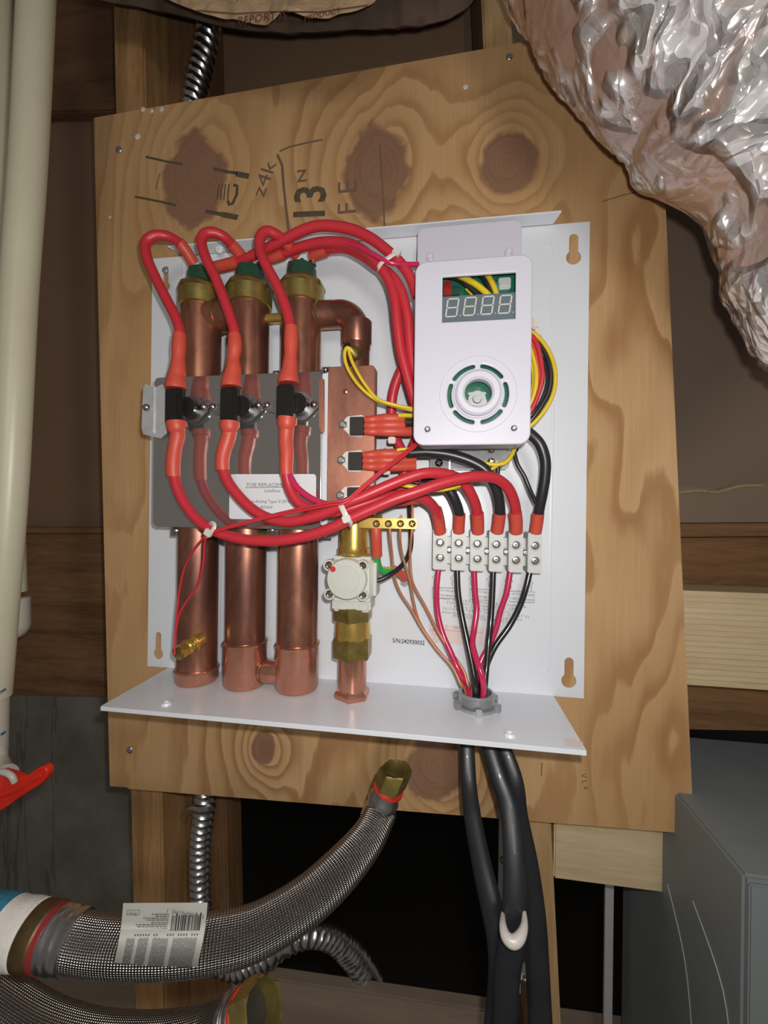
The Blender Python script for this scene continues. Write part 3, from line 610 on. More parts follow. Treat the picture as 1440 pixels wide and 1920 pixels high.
redwire([(537,795,-69),(537,820,-69),(537,850,-70),(536,880,-71),(542,912,-71),(556,938,-72),(578,953,-73),(605,960,-74),(640,957,-74),(680,945,-70),(720,934,-64),(757,928,-60),(787,932,-54),(807,944,-48),(820,964,-38),(825,998,-26)], 'red wire from the right thermostat to the first terminal',
  [[(539,783,-69.5,1.5),(538,796,-69.5,1.45),(538,800,-69,1.15),(536,825,-69,1.1),(538,850,-70,1.05),(537,875,-71,1.0),(538,890,-71,1.0)], [(817,955,-40),(822,975,-33),(825,998,-27)]])
# side branches over the top
redwire([(398,503,-30),(420,498,-32),(446,492,-35),(476,478,-40),(518,457,-46),(559,436,-50),(590,425,-52),(625,424,-53),(664,432,-54),(700,450,-55),(735,478,-55),(757,501,-54),(771,524,-53),(782,556,-52)], 'highest red wire arching above the heater to the control box',
  [[(400,503,-30),(420,498,-32),(447,491,-35)]])
redwire([(500,485,-32),(532,475,-36),(562,464,-40),(601,455,-44),(640,455,-47),(668,463,-50),(693,480,-53),(718,507,-55),(733,535,-55),(741,567,-55),(745,608,-54),(751,655,-52),(762,699,-50),(774,742,-48),(786,780,-46)], 'middle red wire arching to the control box',
  [[(502,485,-32),(516,481,-34),(532,475,-36)]])
redwire([(585,479,-30),(602,472,-34),(622,466,-38),(650,466,-42),(680,480,-46),(706,498,-50),(730,514,-52),(747,536,-53),(757,562,-53),(765,600,-52),(769,650,-50),(775,690,-48),(783,720,-46)], 'lowest red wire arching from the right tube',
  [[(585,479,-30),(600,473,-34),(612,469,-36)]])
redwire([(776,655,-40),(764,675,-38),(752,695,-34),(741,722,-30),(735,752,-26),(735,790,-24),(742,820,-24),(752,842,-25),(764,866,-28),(775,890,-30),(780,915,-34)], 'red wire curving behind the lead bundles beside the control box')
redwire([(783,820,-38),(774,838,-34),(767,862,-30),(757,890,-28),(748,915,-28)], 'short red wire crossing behind the lead bundles')
W([(648,456,-50),(676,464,-56),(700,477,-60),(722,489,-61),(745,495,-59),(785,496,-52)], .0020, 'magenta', H, 'thin_magenta_wire')
W([(541,888,-72),(546,897,-73),(558,915,-74),(583,934,-75),(611,945,-76),(640,951,-77),(665,950,-72)], .0026, 'magenta', H, 'thin_magenta_wire')
for d, pp in enumerate(([(384,1006,-79),(362,1033,-72),(346,1065,-66),(337,1104,-64),(333,1139,-64),(329,1184,-64),(327,1228,-66)], [(386,1008,-79),(383,1022,-75),(381,1056,-70),(372,1094,-66),(353,1123,-65),(337,1150,-64),(330,1184,-63),(326,1228,-65)])): W(pp, .0010, 'red', H, 'thin_red_wire', n=10)
for dv in (0, 5): W([(388,1004-dv*.4,-82),(417,993-dv*.5,-83),(458,982-dv*.6,-84),(514,968-dv*.7,-84),(569,957-dv,-85),(620,947-dv,-86),(649,942-dv,-85),(679,917-dv,-80),(719,884-dv,-74),(748,862-dv,-68),(778,838-dv,-60),(790,826-dv,-55)], .0010, 'red', H, 'thin_red_wire', n=10)
# printed lettering on the lowest wires
for u, v, r in ((566,966,-8),(583,962,-10),(600,958,-14),(622,953,-14)): text('AWG', u, v+1, -82.2, 9, 'ink', H, 'wire_print', r, .8)

# ---- cable ties
def tie(pts, r, headpt, rot=0, name='cable_tie', w_=.0018):
    t_ = link(name, tube([P(*q) for q in pts], w_, 8, 5, ry=.0006), 'tie', H)
    c = P(*headpt); me = bevel(box(-.0032,.0032,-.002,.002,-.0028,.0028), .0006); me.transform(Matrix.Translation(c) @ Matrix.Rotation(math.radians(rot), 4, 'Y')); link('tie_head', me, 'tie', t_); return t_
tie([(712,512,-50),(709,503,-58),(716,492,-61),(730,482,-62.5),(742,474,-61),(748,470,-54)], 0, (744,473,-61), 40)
tie([(636,940,-78),(638,945,-84),(644,958,-86.5),(650,970,-86.5),(656,980,-84),(655,986,-78)], 0, (650,973,-87), -20, w_=.0022)
tie([(391,985,-74),(397,981,-80),(402,985,-82),(398,996,-83),(390,1004,-82),(386,1006,-76)], 0, (391,999,-83), 30)
tie([(733,776,-38),(733,784,-44),(733,800,-45),(734,815,-44),(735,824,-38)], 0, (735,826,-43), 0, w_=.0011)
tie([(722,840,-38),(720,850,-45),(721,864,-46),(724,878,-45),(726,884,-38)], 0, (725,884,-44), 0, w_=.0011)

# ---- copper heat-sink plate with three power switches
HY = -48
hx0, hx1 = P(614,820,HY).x, P(701,820,HY).x; hz0, hz1 = P(660,971,HY).z, P(660,686,HY).z
hp = link('heat_sink_plate', plate([rrect(hx0, hx1, hz0, hz1, .003)], HY/1000, .0020, .0004), 'copperplate', H, label='flat copper heat-sink plate')
c = P(648,734,HY); link('rivet', lathe(c, (0,-1,0), [(0,.0024),(.0012,.002),(.0016,.001)], 14), 'copperbright', hp)
link('plate_edge', box(hx1-.001, hx1+.0004, HY/1000+.001, HY/1000+.012, hz0+.002, hz1-.002, .0003), 'copperplate', hp)
for i, (u, v) in enumerate(((669,798),(666,864),(664,930))):
    y = HY-1.2; pts = [P(a, b, HY-.6) for a, b in ((u-31,v-1),(u-18,v-17),(u+10,v-20),(u+15,v-15),(u+15,v+17),(u+9,v+21),(u-12,v+20))]
    pd = link('ceramic_pad', prism(pts, .0006), 'whitetape', hp)
    a, b = P(u-13, v-16.5, HY-5), P(u+12.5, v+17, HY-5)
    link('power_switch', box(a.x, b.x, HY/1000-.0052, HY/1000-.0006, b.z, a.z, .0004), 'dark', hp, label='black square power switch')
    c = P(u-25, v-1, HY-.6); link('hex_nut', lathe(c, (0,-1,0), [(0,.0040),(.0028,.0038)], sides=6), 'steel', hp); link('bolt_end', lathe(c-Vector((0,.0028,0)), (0,-1,0), [(0,.0022),(.0015,.0020)], 14), 'greymetal', hp)
    for k, dv in enumerate((-12, 0, 12)):
        W([(u+11,v+dv*.9,HY-3),(u+22,v+dv*.9,HY-3)], .0007, 'steel', H, 'switch_leg', n=6, seg=2)
        end = [(770,v+dv*1.05-1,-38),(778,v+dv*1.0-2,-36),(785,v-6+dv,-50)][i]
        W([(u+16,v+dv*.9,HY-2.6,.72),(u+30,v+dv*.95,HY-3,.82),(u+50,v+dv-1,-46,1),(u+75,v+dv*1.0-1,-43,1.05),end], .0042, 'shrink', H, 'heat_shrink')
W([(746,779,-48),(760,779,-46),(790,780,-42)], .0020, 'yellow', H, 'yellow_wire'); W([(760,792,-47),(775,792,-45),(795,792,-42)], .0036, 'black', H, 'black_wire')
W([(744,844,-47),(760,842,-46),(790,845,-44)], .0014, 'yellow', H, 'yellow_wire')
# yellow sensor pair
W([(660,658,-56),(650,652,-58),(646,668,-58),(653,693,-57),(673,723,-56),(701,747,-54),(729,758,-52),(772,769,-48),(800,775,-44)], .0015, 'yellow', H, 'yellow_wire', n=10)
W([(662,660,-55),(654,653,-57),(659,675,-57),(673,703,-57),(689,727,-56),(709,749,-55),(739,759,-53),(772,766,-49),(800,770,-44)], .0015, 'yellow', H, 'yellow_wire', n=10)

# ---- control box
bk = link('box_bracket', plate([rrect(P(783,430,-30).x, P(978,430,-30).x, P(880,700,-30).z, P(880,419,-30).z, .006)], -.030, .0025, .0006), 'whiteplastic', H, label='white plastic bracket behind the control box')
for u, v in ((807,483),(954,474)):
    c = P(u, v, -30); link('bracket_boss', lathe(c, (0,-1,0), [(0,.0040),(.0016,.0036),(.0020,.0028),(.0010,.0018)], 20), 'whiteplastic', bk)
KY = -75
kx0, kx1 = .0655, .1525; kz0, kz1 = P(880,834,KY).z, P(880,484,KY).z
dc = P(896,739,KY); hub = (dc.x, dc.z)
win = [xz(829,518,KY), xz(967,510,KY), xz(967,597,KY), xz(830,604,KY)]
wx0, wx1 = (win[0][0]+win[3][0])/2, (win[1][0]+win[2][0])/2; wz0, wz1 = (win[2][1]+win[3][1])/2, (win[0][1]+win[1][1])/2
k_ = mm(1, 896, 739, KY); slots = [arcslot(*hub, 49.3*k_, 56.7*k_, a0, a1, 8) for a0, a1 in ((100,145),(37,82),(-24,20),(-80,-38),(160,203),(218,260))]
box_loops = [rrect(kx0, kx1, kz0, kz1, .0085, 8), [(wx0,wz0),(wx1,wz0),(wx1,wz1),(wx0,wz1)], circ(*hub, 25*k_, 28)]+slots
cb = link('control_box', plate(box_loops, KY/1000, .0030, .0010), 'whiteplastic', H, label='white plastic control box with display window and round dial')
def ring_wall(x0, x1, z0, z1, r, y0, y1, t_=.0018):
    o = rrect(x0, x1, z0, z1, r, 8); i_ = rrect(x0+t_, x1-t_, z0+t_, z1-t_, r-t_, 8); n = len(o); v = []; f = []
    for L, y in ((o,y0),(o,y1),(i_,y1),(i_,y0)): v += [(x, y, z) for x, z in L]
    for k in range(4):
        for j in range(n): f.append((k*n+j, k*n+(j+1) % n, ((k+1) % 4)*n+(j+1) % n, ((k+1) % 4)*n+j))
    return mesh(v, f)
link('box_wall', ring_wall(kx0+.0005, kx1-.0005, kz0+.0005, kz1-.0005, .0082, KY/1000+.002, -.052), 'whiteplastic', cb)
link('box_base', ring_wall(kx0+.003, kx1-.003, kz0+.0035, kz1-.003, .006, -.052, -.035), 'whiteplastic', cb)
d3 = Vector((hub[0], KY/1000, hub[1]))
def annulus(r0, r1, y0, y1, n=48, bev=.0006):
    v = []; f = []
    prof = [(r1, y1), (r1, y0+bev), (r1-bev, y0), (r0+bev, y0), (r0, y0+bev), (r0, y1)]
    for r, y in prof:
        for j in range(n): a = 2*PI*j/n; v.append((hub[0]+r*math.cos(a), y, hub[1]+r*math.sin(a)))
    m_ = len(prof)
    for k in range(m_):
        for j in range(n): f.append((k*n+j, k*n+(j+1) % n, ((k+1) % m_)*n+(j+1) % n, ((k+1) % m_)*n+j))
    return mesh(v, f)
link('dial_rim', annulus(70.2*k_, 71.5*k_, KY/1000-.0007, KY/1000+.0005, 64, .0002), 'whiteplastic', cb)
link('dial_collar', annulus(25*k_, 42*k_, KY/1000-.0060, KY/1000+.001, 56, .0016), 'whiteplastic', cb)
link('dial_step', annulus(41.5*k_, 46*k_, KY/1000-.0016, KY/1000+.001, 56, .0006), 'whiteplastic', cb)
# inside: circuit board, encoder, display module
pcbx = link('circuit_board', box(kx0+.006, kx1-.006, -.0645, -.0628, kz0+.006, P(880,604,-62).z, 0), 'pcb', cb)
link('circuit_board', box(kx0+.006, kx1-.006, -.0545, -.0530, P(880,604,-52).z-.02, P(880,500,-52).z, 0), 'pcb', cb)
link('encoder', join([lathe(Vector((hub[0],-.0645,hub[1]-.002)), (0,-1,0), [(0,.0068),(.004,.0066),(.004,.0035),(.006,.0030)], 24), box(hub[0]-.0075, hub[0]-.003, -.068, -.0645, hub[1]-.008, hub[1]-.001, .001), box(hub[0]+.003, hub[0]+.0075, -.068, -.0645, hub[1]-.008, hub[1]-.001, .001), box(hub[0]-.007, hub[0]+.007, -.067, -.0645, hub[1]+.002, hub[1]+.004, .0005)]), 'greymetal', cb)
DY = -71
dq = P(834,552,DY), P(970,596,DY)
a, b = P(826,600,DY), P(971,550,DY); dm = link('display_module', box(P(829,600,DY).x-.001, P(967,600,DY).x+.0015, -.0710, -.0640, P(896,603,DY).z, P(896,552,DY).z, .0003), 'lcd', cb)
def digit(u, v):
    """seven thin slanted segments and a point"""
    c = P(u, v, DY); s = mm(1, u, v, DY); wd, hh, t_, sl = 10*s, 16.5*s, 1.35*s, .13; out = []
    def bar(x0, z0, x1, z1):
        A_, B_ = Vector((x0+z0*sl, 0, z0)), Vector((x1+z1*sl, 0, z1)); d = (B_-A_).normalized(); n_ = Vector((d.z, 0, -d.x))*t_; A_ += d*t_*.7; B_ -= d*t_*.7
        o_ = c-Vector((0,.0001,0)); out.append(mesh([o_+A_+n_, o_+A_-n_, o_+B_-n_, o_+B_+n_], [(0,1,2,3)]))
    for zz in (-hh, 0, hh): bar(-wd, zz, wd, zz)
    for xx in (-wd, wd):
        for z0_, z1_ in ((-hh, 0), (0, hh)): bar(xx, z0_, xx, z1_)
    out.append(mesh([c+Vector((x, -.0001, z)) for x, z in ((14*s,-17*s),(16*s,-17*s),(16*s,-15*s),(14*s,-15*s))], [(0,1,2,3)]))
    return join(out)
for u, v in ((848,577),(881,574.5),(914,572.5),(947,570.5)): link('display_digit', digit(u, v), 'segment', cb)
link('component', bx(832,527,846,553,-60,.005,.0004), 'redpart', cb); link('component', bx(848,536,862,552,-58,.003,.0003), 'greencap', cb); link('component', bx(935,520,958,540,-57,.004,.0008), 'nylon', cb)
link('component', bx(924,530,936,545,-57,.003,.0004), 'bluetape', cb)
W([(850,512,-60),(868,520,-63),(890,532,-65),(908,546,-66),(918,556,-66)], .0024, 'yellow', cb, 'yellow_wire'); W([(838,518,-58),(862,524,-60),(882,540,-62),(900,556,-63)], .0022, 'black', cb, 'black_wire')
W([(908,510,-60),(918,522,-63),(927,540,-65),(932,556,-65)], .0022, 'yellow', cb, 'yellow_wire'); W([(896,514,-58),(906,520,-60),(916,536,-62),(924,556,-62)], .0022, 'black', cb, 'black_wire'); W([(876,540,-60),(888,552,-60)], .0022, 'yellow', cb, 'yellow_wire')
link('window_pane', box(wx0-.0008, wx1+.0008, -.0716, -.0712, wz0-.0008, wz1+.0008), 'clear', cb) if False else None
for u, v in ((801,804),(963,802)):
    c = P(u, v, KY); link('screw_boss', lathe(c+Vector((0,.0004,0)), (0,-1,0), [(0,.0038),(.0009,.0036),(.0009,.0029),(.0006,.0028)], 22), 'whiteplastic', cb); screw(u+.5, v+1, KY-.1, 6, cb, 'galv', 'screw', .0014)
# clear bracket with parts below the box
cb2 = link('mounting_block', join([bx(806,838,955,878,-24,.012,.002), bx(812,838,842,884,-28,.006,.001), bx(898,838,935,884,-28,.006,.001)]), 'clear', H, label='clear plastic block under the control box')
for u, v, m_ in ((823,846,'steel'),(823,868,'bakelite'),(921,843,'steel'),(921,866,'steel')): screw(u, v, -28.3, 7.5, cb2, m_, 'screw', .002)
link('metal_divider', box(P(842,860,-28).x, P(843,860,-28).x+.0006, -.03, -.016, P(840,884,-28).z, P(840,838,-28).z), 'galv', cb2)

# ---- black and yellow wires of the control box
def blk(pts, r, label=None, shr=None, gloss='black'):
    b_ = W(pts, r, gloss, H, 'black_wire', label, 12, 6)
    if shr: W(shr, r*1.14, 'shrink', b_, 'heat_shrink')
blk([(762,850,-44),(785,848,-44),(806,848,-44),(846,853,-44),(885,866,-44),(912,883,-44),(927,909,-42),(935,935,-38),(937,965,-32),(932,998,-25)], .0046, 'thick black wire to the fourth terminal', [(937,962,-33),(935,980,-29),(932,998,-26)])
blk([(790,896,-40),(815,902,-40),(840,917,-40),(853,938,-38),(861,965,-32),(860,998,-25)], .0044, 'thick black wire to the second terminal', [(862,964,-33),(861,980,-29),(860,998,-26)])
blk([(975,800,-40),(996,815,-42),(1013,834,-43),(1022,862,-42),(1022,891,-40),(1017,925,-37),(1011,955,-33),(1005,998,-25)], .0044, 'thick black wire bulging to the right, to the sixth terminal', [(1009,962,-32),(1007,980,-29),(1004,998,-26)])
blk([(940,868,-36),(935,874,-36),(933,893,-36),(935,915,-38)], .0018); blk([(966,830,-38),(964,845,-38),(970,870,-36),(983,893,-36),(993,917,-36),(1005,944,-34)], .0018)
Wy = lambda pts, r=.0015, m_='yellow': W(pts, r, m_, H, m_+'_wire', n=10)
Wy([(846,849,-41),(862,855,-42),(888,864,-43),(925,871,-43),(946,868,-43),(958,856,-42),(966,838,-38)], .0018); Wy([(850,856,-39),(890,867,-41),(925,874,-41),(950,866,-41),(970,842,-36)], .0014, 'black')
Wy([(940,866,-40),(929,875,-44),(914,885,-46),(905,892,-44)], .0016)
Wy([(748,908,-64),(768,912,-64),(795,918,-62),(822,919,-60),(848,915,-58),(865,909,-54),(880,902,-50)], .0017); Wy([(755,905,-62),(790,912,-60),(822,914,-58),(850,910,-56)], .0015, 'black')
for pts, r, m_ in (([(985,622,-46),(997,623,-47),(1015,638,-48),(1032,665,-49),(1041,697,-50),(1039,732,-49),(1025,764,-48),(1004,790,-46),(985,806,-44)], .0017, 'yellow'),
                   ([(985,640,-45),(1003,640,-46),(1018,654,-47),(1029,678,-48),(1033,705,-48),(1028,737,-47),(1013,765,-46),(996,788,-44),(985,796,-42)], .0021, 'black'),
                   ([(985,650,-43),(1012,665,-44),(1024,690,-45),(1026,720,-45),(1016,750,-44),(1000,775,-42),(985,788,-40)], .0015, 'black'),
                   ([(985,624,-48),(999,632,-49),(1009,652,-50),(1015,682,-50),(1017,708,-50),(1009,740,-48),(996,770,-46),(985,780,-44)], .0019, 'red'),
                   ([(985,632,-46),(998,645,-47),(1005,668,-48),(1010,695,-48),(1012,722,-48),(1005,748,-47),(994,770,-45)], .0015, 'shrink'),
                   ([(985,648,-44),(995,655,-46),(1003,680,-47),(1006,710,-47),(1001,742,-46),(990,768,-44)], .0022, 'yellow'),
                   ([(985,668,-44),(996,680,-45),(1001,710,-45),(996,745,-44),(985,762,-43)], .0016, 'yellow'),
                   ([(985,808,-42),(1000,796,-44),(1022,770,-45),(1034,742,-46)], .0013, 'yellow')): Wy(pts, r, m_)
c = P(1003,606,-40); link('wire_clip', bevel(join([box(c.x-.003, c.x+.003, c.y-.002, c.y+.002, c.z-.005, c.z+.004), box(c.x-.001, c.x+.006, c.y-.0015, c.y+.0015, c.z-.012, c.z-.005)]), .0012), 'tie', H)

# ---- terminal block, six poles
tb_u = [824.5, 859.5, 894.5, 930, 967, 1003]
tb = link('terminal_block', join([bx(826,1006+i*.2,1004,1062,-14,.012,.0006) for i in (0,)]), 'nylon', H, label='six-pole grey-white terminal block')
for i, u in enumerate(tb_u):
    dv = i*1.3; u0, u1 = u-12.5, u+13.5
    a, b = P(u0, 992+dv, -26), P(u1, 1069+dv, -26); x0_, x1_ = a.x, b.x; zt_, zb_ = a.z, b.z
    pole = link('terminal_pole', box(x0_, x1_, -.026, -.0045, zb_, zt_, .0008), 'nylon', tb)
    for k, v in enumerate((1017.5, 1046)):
        c = P(u+.5, v+dv*.9, -26); r = mm(10, u, v, -26)
        n_ = 28; vv = []; ff = []
        for rr, yy in ((r, .0), (r, -.0012), (r*.80, -.0014), (r*.74, -.0002)):
            for j in range(n_): aa = 2*PI*j/n_; vv.append((c.x+rr*math.cos(aa), c.y+yy, c.z+rr*math.sin(aa)))
        for q in range(3):
            for j in range(n_): ff.append((q*n_+j, q*n_+(j+1) % n_, (q+1)*n_+(j+1) % n_, (q+1)*n_+j))
        link('screw_well', mesh(vv, ff), 'nylon', tb); screw(u+.5, v+dv*.9, -26.05, 7.4, tb, 'steel', 'screw', .0008)
    if i < 5:
        um = (u+tb_u[i+1])/2; c = P(um+.3, 1031+dv, -19); link('web_boss', lathe(c+Vector((0,.005,0)), (0,-1,0), [(0,.0036),(.005,.0034)], 18), 'nylon', tb); screw(um+.3, 1031+dv, -19, 6.3, tb, 'galvdark', 'screw', .0016)
text('500V', 826, 1001, -26, 17, 'faint', tb, 'moulded_lettering', 0, .7, bold=-.01) if False else None

# ---- earth bar
gy = -50
gb = link('earth_bar', bx(672,971,781,992,gy,.007,.0006), 'brass', H, label='yellow brass earth bar with four screws')
for u in (706,728.5,751,773): screw(u, 982, gy, 7, gb, 'brassold', 'screw', .0022)
W([(705,990,-46),(706,1010,-45),(707,1042,-38)], .0046, 'shrink', H, 'heat_shrink')
W([(707,1036,-39),(707,1052,-35),(712,1066,-31),(725,1070,-28),(740,1068,-24)], .0034, 'greenyellow', H, 'earth_wire', 'green and yellow striped earth wire')
W([(738,1068,-24),(750,1075,-18),(758,1084,-8)], .0040, 'shrink', H, 'heat_shrink')
W([(690,1087,-40),(708,1089,-38),(734,1076,-34),(754,1060,-28),(767,1038,-22),(771,1015,-20),(770,985,-20),(768,945,-22)], .0023, 'blackgloss', H, 'sensor_cable')
W([(773,974,-47),(773,945,-42),(772,925,-28)], .0011, 'copperwire', H, 'copper_stub'); W([(752,974,-47),(752,965,-47)], .0010, 'copperwire', H, 'copper_stub')

# ---- brass inlet, flow sensor, nuts and bottom pipe
BX, BY = .0108, -.034
def zc(v, u=660, y=-44): return P(u, v, y).z
ib = link('brass_inlet', lathe((BX,BY,zc(1044)), (0,0,1), [(0,.0138),(.0005,.0142),(.0075,.0142),(.0078,.0130),(zc(965)-zc(1044),.0130)], 36), 'brass', H)
link('side_port', cyl((BX+.008,BY-.002,zc(980)), (1,0,0), .018, .0068, 20), 'brass', ib)
fs = link('flow_sensor', join([bevel(box(BX-.0205, BX+.0225, -.050, -.020, zc(1126), zc(1043), 0), .005, 3), bevel(box(BX-.016, BX+.018, -.048, -.022, zc(1146), zc(1122), 0), .002, 2)]), 'cream', H, label='off-white round plastic flow sensor body')
c = P(651,1085,-51); k2 = mm(1, 651, 1085, -54)
link('sensor_cap', lathe(c+Vector((0,.0015,0)), (0,-1,0), [(0,39*k2),(.0040,38.5*k2),(.0052,36.5*k2),(.0054,26*k2),(.0060,25.5*k2),(.0062,1e-4)], 44), 'cream', fs)
for u, v in ((617,1060),(680,1061),(618,1114),(680,1116)):
    cc = P(u, v, -51); link('screw_ear', lathe(cc+Vector((0,.003,0)), (0,-1,0), [(0,.0052),(.004,.0050),(.0045,.0045)], 20), 'cream', fs); screw(u, v, -52.2, 8, fs, 'steel', 'screw', .0026)
link('red_mark', lathe(P(624,1067,-56.4), (0,-1,0), [(0,5.5*k2),(.0004,5*k2)], 14), 'rubberred', fs)
link('side_rib', join([box(BX-.012, BX+.004, -.0500, -.0476, zc(1141), zc(1128), .0008), box(BX+.008, BX+.016, -.0500, -.0476, zc(1141), zc(1128), .0008)]), 'cream', fs)
link('cable_gland', lathe(P(688,1087,-42), (1,0,0), [(0,.0030),(.004,.0028)], 14), 'bakelite', fs)
def nut(v0, v1, r, mat, name): return link(name, lathe((BX,BY,zc(v1)), (0,0,1), [(0,r-.001),(.001,r),(zc(v0)-zc(v1)-.001,r),(zc(v0)-zc(v1),r-.001)], sides=6), mat, H)
nut(1140,1167,.0180,'brassold','hex_nut'); link('brass_nipple', lathe((BX,BY,zc(1208)), (0,0,1), [(0,.0155),(.006,.0158),(zc(1164)-zc(1208),.0150)], 36), 'brass', H); nut(1199,1238,.0180,'brassold','hex_nut')
link('inlet_pipe', lathe((BX,BY,-.2128), (0,0,1), [(0,.0125),(zc(1236)+.2128,.0125)], 36), 'copperbright', H)
link('hex_collar', lathe((BX,BY,-.2132), (0,0,1), [(0,.0158),(.0035,.0166),(.0050,.0160),(.0075,.0130)], sides=6), 'copperbright', H)

# ---- labels on the back plate
LB = PF-.15
def lab(px, mat, name, y=LB): return link(name, prism([P(u, v, y) for u, v in px], .0001), mat, H, smooth=False)
wl = lab([(802,1066),(1012,1079),(1009,1173),(803,1164)], 'paper', 'warning_label')
for i, (u, v) in enumerate(((834,1112),(904,1115),(978,1119))):
    text('GO TO THE SAME', u+2, v-4.5, LB-.1, 40, 'labelink', H, 'label_lettering', 3, 1.15); text('CIRCUIT BREAKER', u+2, v+4.5, LB-.1, 41, 'labelink', H, 'label_lettering', 3, 1.1)
    stroke([(u-23,v-11),(u+24,v-9),(u+24,v+11),(u-23,v+9),(u-23,v-11)], 1, LB-.1, 'labelink', H, 'label_frame')
for u, v in ((818,1086),(852,1088),(886,1088),(920,1090),(954,1092),(992,1096)):
    stroke([(u-4,v+11),(u-4,v-2),(u-8,v-2),(u,v-12),(u+8,v-1),(u+4,v-1),(u+4,v+12)], 1, LB-.1, 'labelink', H, 'label_arrow')
for s, u, v, wd in (('THIS  APPLIANCE  MUST  BE  GROUNDED', 905, 1130, 156), ('FOR  SUPPLY  CONNECTION  USE', 902, 1136, 126), ('8  AWG  OR  HIGHER  WIRES', 902, 1142, 100), ('SUITABLE  FOR  AT  LEAST  75°C (167°F)', 910, 1149, 158), ('MAXIMUM  VOLTAGE  ALLOWED:  240V', 903, 1155, 146), ('MIN.  TORQUE:  18  IN-LBS', 906, 1161, 112)):
    text(s.replace('  ', ' '), u, v, LB-.1, wd, 'labelink', H, 'label_lettering', 3.2, 1.05, spacing=1.55)
tl = lab([(804,1169),(908,1176),(906,1213),(803,1205)], 'pinklabel', 'test_label'); text('TEST', 856, 1177, LB-.1, 12, 'labelink', H, 'label_lettering', 3)
stroke([(804,1180),(907,1186)], .8, LB-.1, 'redink', H, 'label_frame'); stroke([(837,1172),(836,1182)], .8, LB-.1, 'redink', H, 'label_frame')
stroke([(806,1185),(812,1180),(810,1192),(818,1188),(812,1200),(820,1198),(816,1206)], 1.1, LB-.1, 'redink', H, 'stamp_scrawl')
lab([(720,1146),(799,1150),(797,1211),(719,1208)], 'labelclear', 'serial_label'); text('S/N:242930032', 766, 1203, LB-.1, 60, 'ink', H, 'label_lettering', 1.5, 1.15, bold=.012)

# ---- conduit connector in the shelf
cn = link('conduit_connector', lathe((BC.x,BC.y,-.2139), (0,0,1), [(0,.0152)]+[(.0010+i*.0015+j, .0152-(.0009 if j else 0)) for i in range(7) for j in (0, .0008)]+[(.0122,.0142),(.0122,.0124),(.002,.0122)], 40), 'greymetal', H, label='threaded grey conduit connector with lock ring')
rg = link('lock_ring', annulus_z := lathe((BC.x,BC.y,-.2138), (0,0,1), [(0,.0178),(.0005,.0186),(.0028,.0186),(.0032,.0165)], 40), 'greymetal', cn)
for k in range(6):
    a = 2*PI*k/6-.5; d = Vector((math.cos(a), math.sin(a), 0)); me = bevel(box(-.0018,.0030,-.0026,.0026,0,.0062), .0005); me.transform(Matrix.Translation(Vector((BC.x,BC.y,-.2137))+d*.0182) @ Matrix.Rotation(a, 4, 'Z')); link('ring_lug', me, 'greymetal', cn)

# ------------------------------------------------------------------ house power cables (through the connector)
bx_, by_, bz_ = BC.x*1000, BC.y*1000, -.214
def gather(pts, dx, dy):
    """wire from the terminal into the connector: ends inside its bore"""
    end = Vector((BC.x+dx/1000, BC.y+dy/1000, -.200)); low = Vector((BC.x+dx*.6/1000, BC.y+dy*.6/1000, -.2195))
    return [P(*q) for q in pts]+[end, low]
def cable(name_l, pts, wpx, hot, neu, gnd, th):
    c0 = Vector((BC.x, BC.y, -.222)); t_ = thing('power_cable', name_l, 'cable', c0, 'house power cables')
    link('jacket', tube(pts, wpx, 16, 8, ry=th), 'cablejacket', t_)
    link('red_conductor', tube(hot, .0026, 10, 5), 'magenta', t_); link('black_conductor', tube(neu, .0027, 10, 5), 'blackgloss', t_); link('bare_earth_wire', tube(gnd, .00115, 12, 5), 'copperwire', t_)
Y0 = BC.y*1000
def jk(first, pts): return [tuple(first)+(.72,)]+[tuple(P(*q))+(min(1.0, .72+.09*i),) for i, q in enumerate(pts)]
cable('black flat power cable hanging leftmost, feeding the two leftmost terminals', jk(Vector((BC.x-.008, BC.y, -.217)), [(878,1450,-58),(886,1530,-66),(903,1620,-76),(922,1700,-86),(935,1765,-92),(938,1830,-96),(930,1925,-100),(920,2020,-104)]), .0082,
  gather([(823,1064,-15),(819,1100,-17),(820,1144,-19),(829,1185,-23),(846,1225,-29),(863,1263,-35)], -7, 3), gather([(857,1066,-15),(859,1111,-18),(866,1155,-22),(875,1198,-28),(884,1241,-34),(890,1275,-38)], -1, -6),
  gather([(731,988,-47),(732,1010,-45),(735,1040,-34),(740,1082,-30),(751,1112,-26),(772,1144,-24),(790,1176,-24),(819,1217,-27),(848,1250,-31),(864,1283,-36)], -10, -2), .0036)
cable('black power cable hanging in the middle, caught in the white cable tie', jk(Vector((BC.x+.001, BC.y-.003, -.217)), [(932,1450,-62),(955,1520,-74),(964,1600,-86),(966,1690,-96),(962,1760,-101),(951,1830,-104),(947,1925,-108),(944,2020,-110)]), .0088,
  gather([(889,1068,-15),(891,1111,-17),(894,1144,-19),(889,1182,-24),(886,1206,-30),(893,1236,-38),(904,1268,-44)], 5, -8), gather([(925,1068,-15),(923,1117,-18),(920,1166,-22),(916,1206,-28),(912,1252,-33),(909,1285,-38)], 7, 2),
  gather([(751,988,-47),(750,1008,-45),(753,1035,-34),(760,1060,-31),(769,1091,-28),(775,1125,-25),(784,1160,-22),(800,1190,-22),(824,1222,-24),(852,1256,-28),(869,1290,-33)], -9, 4), .0036)
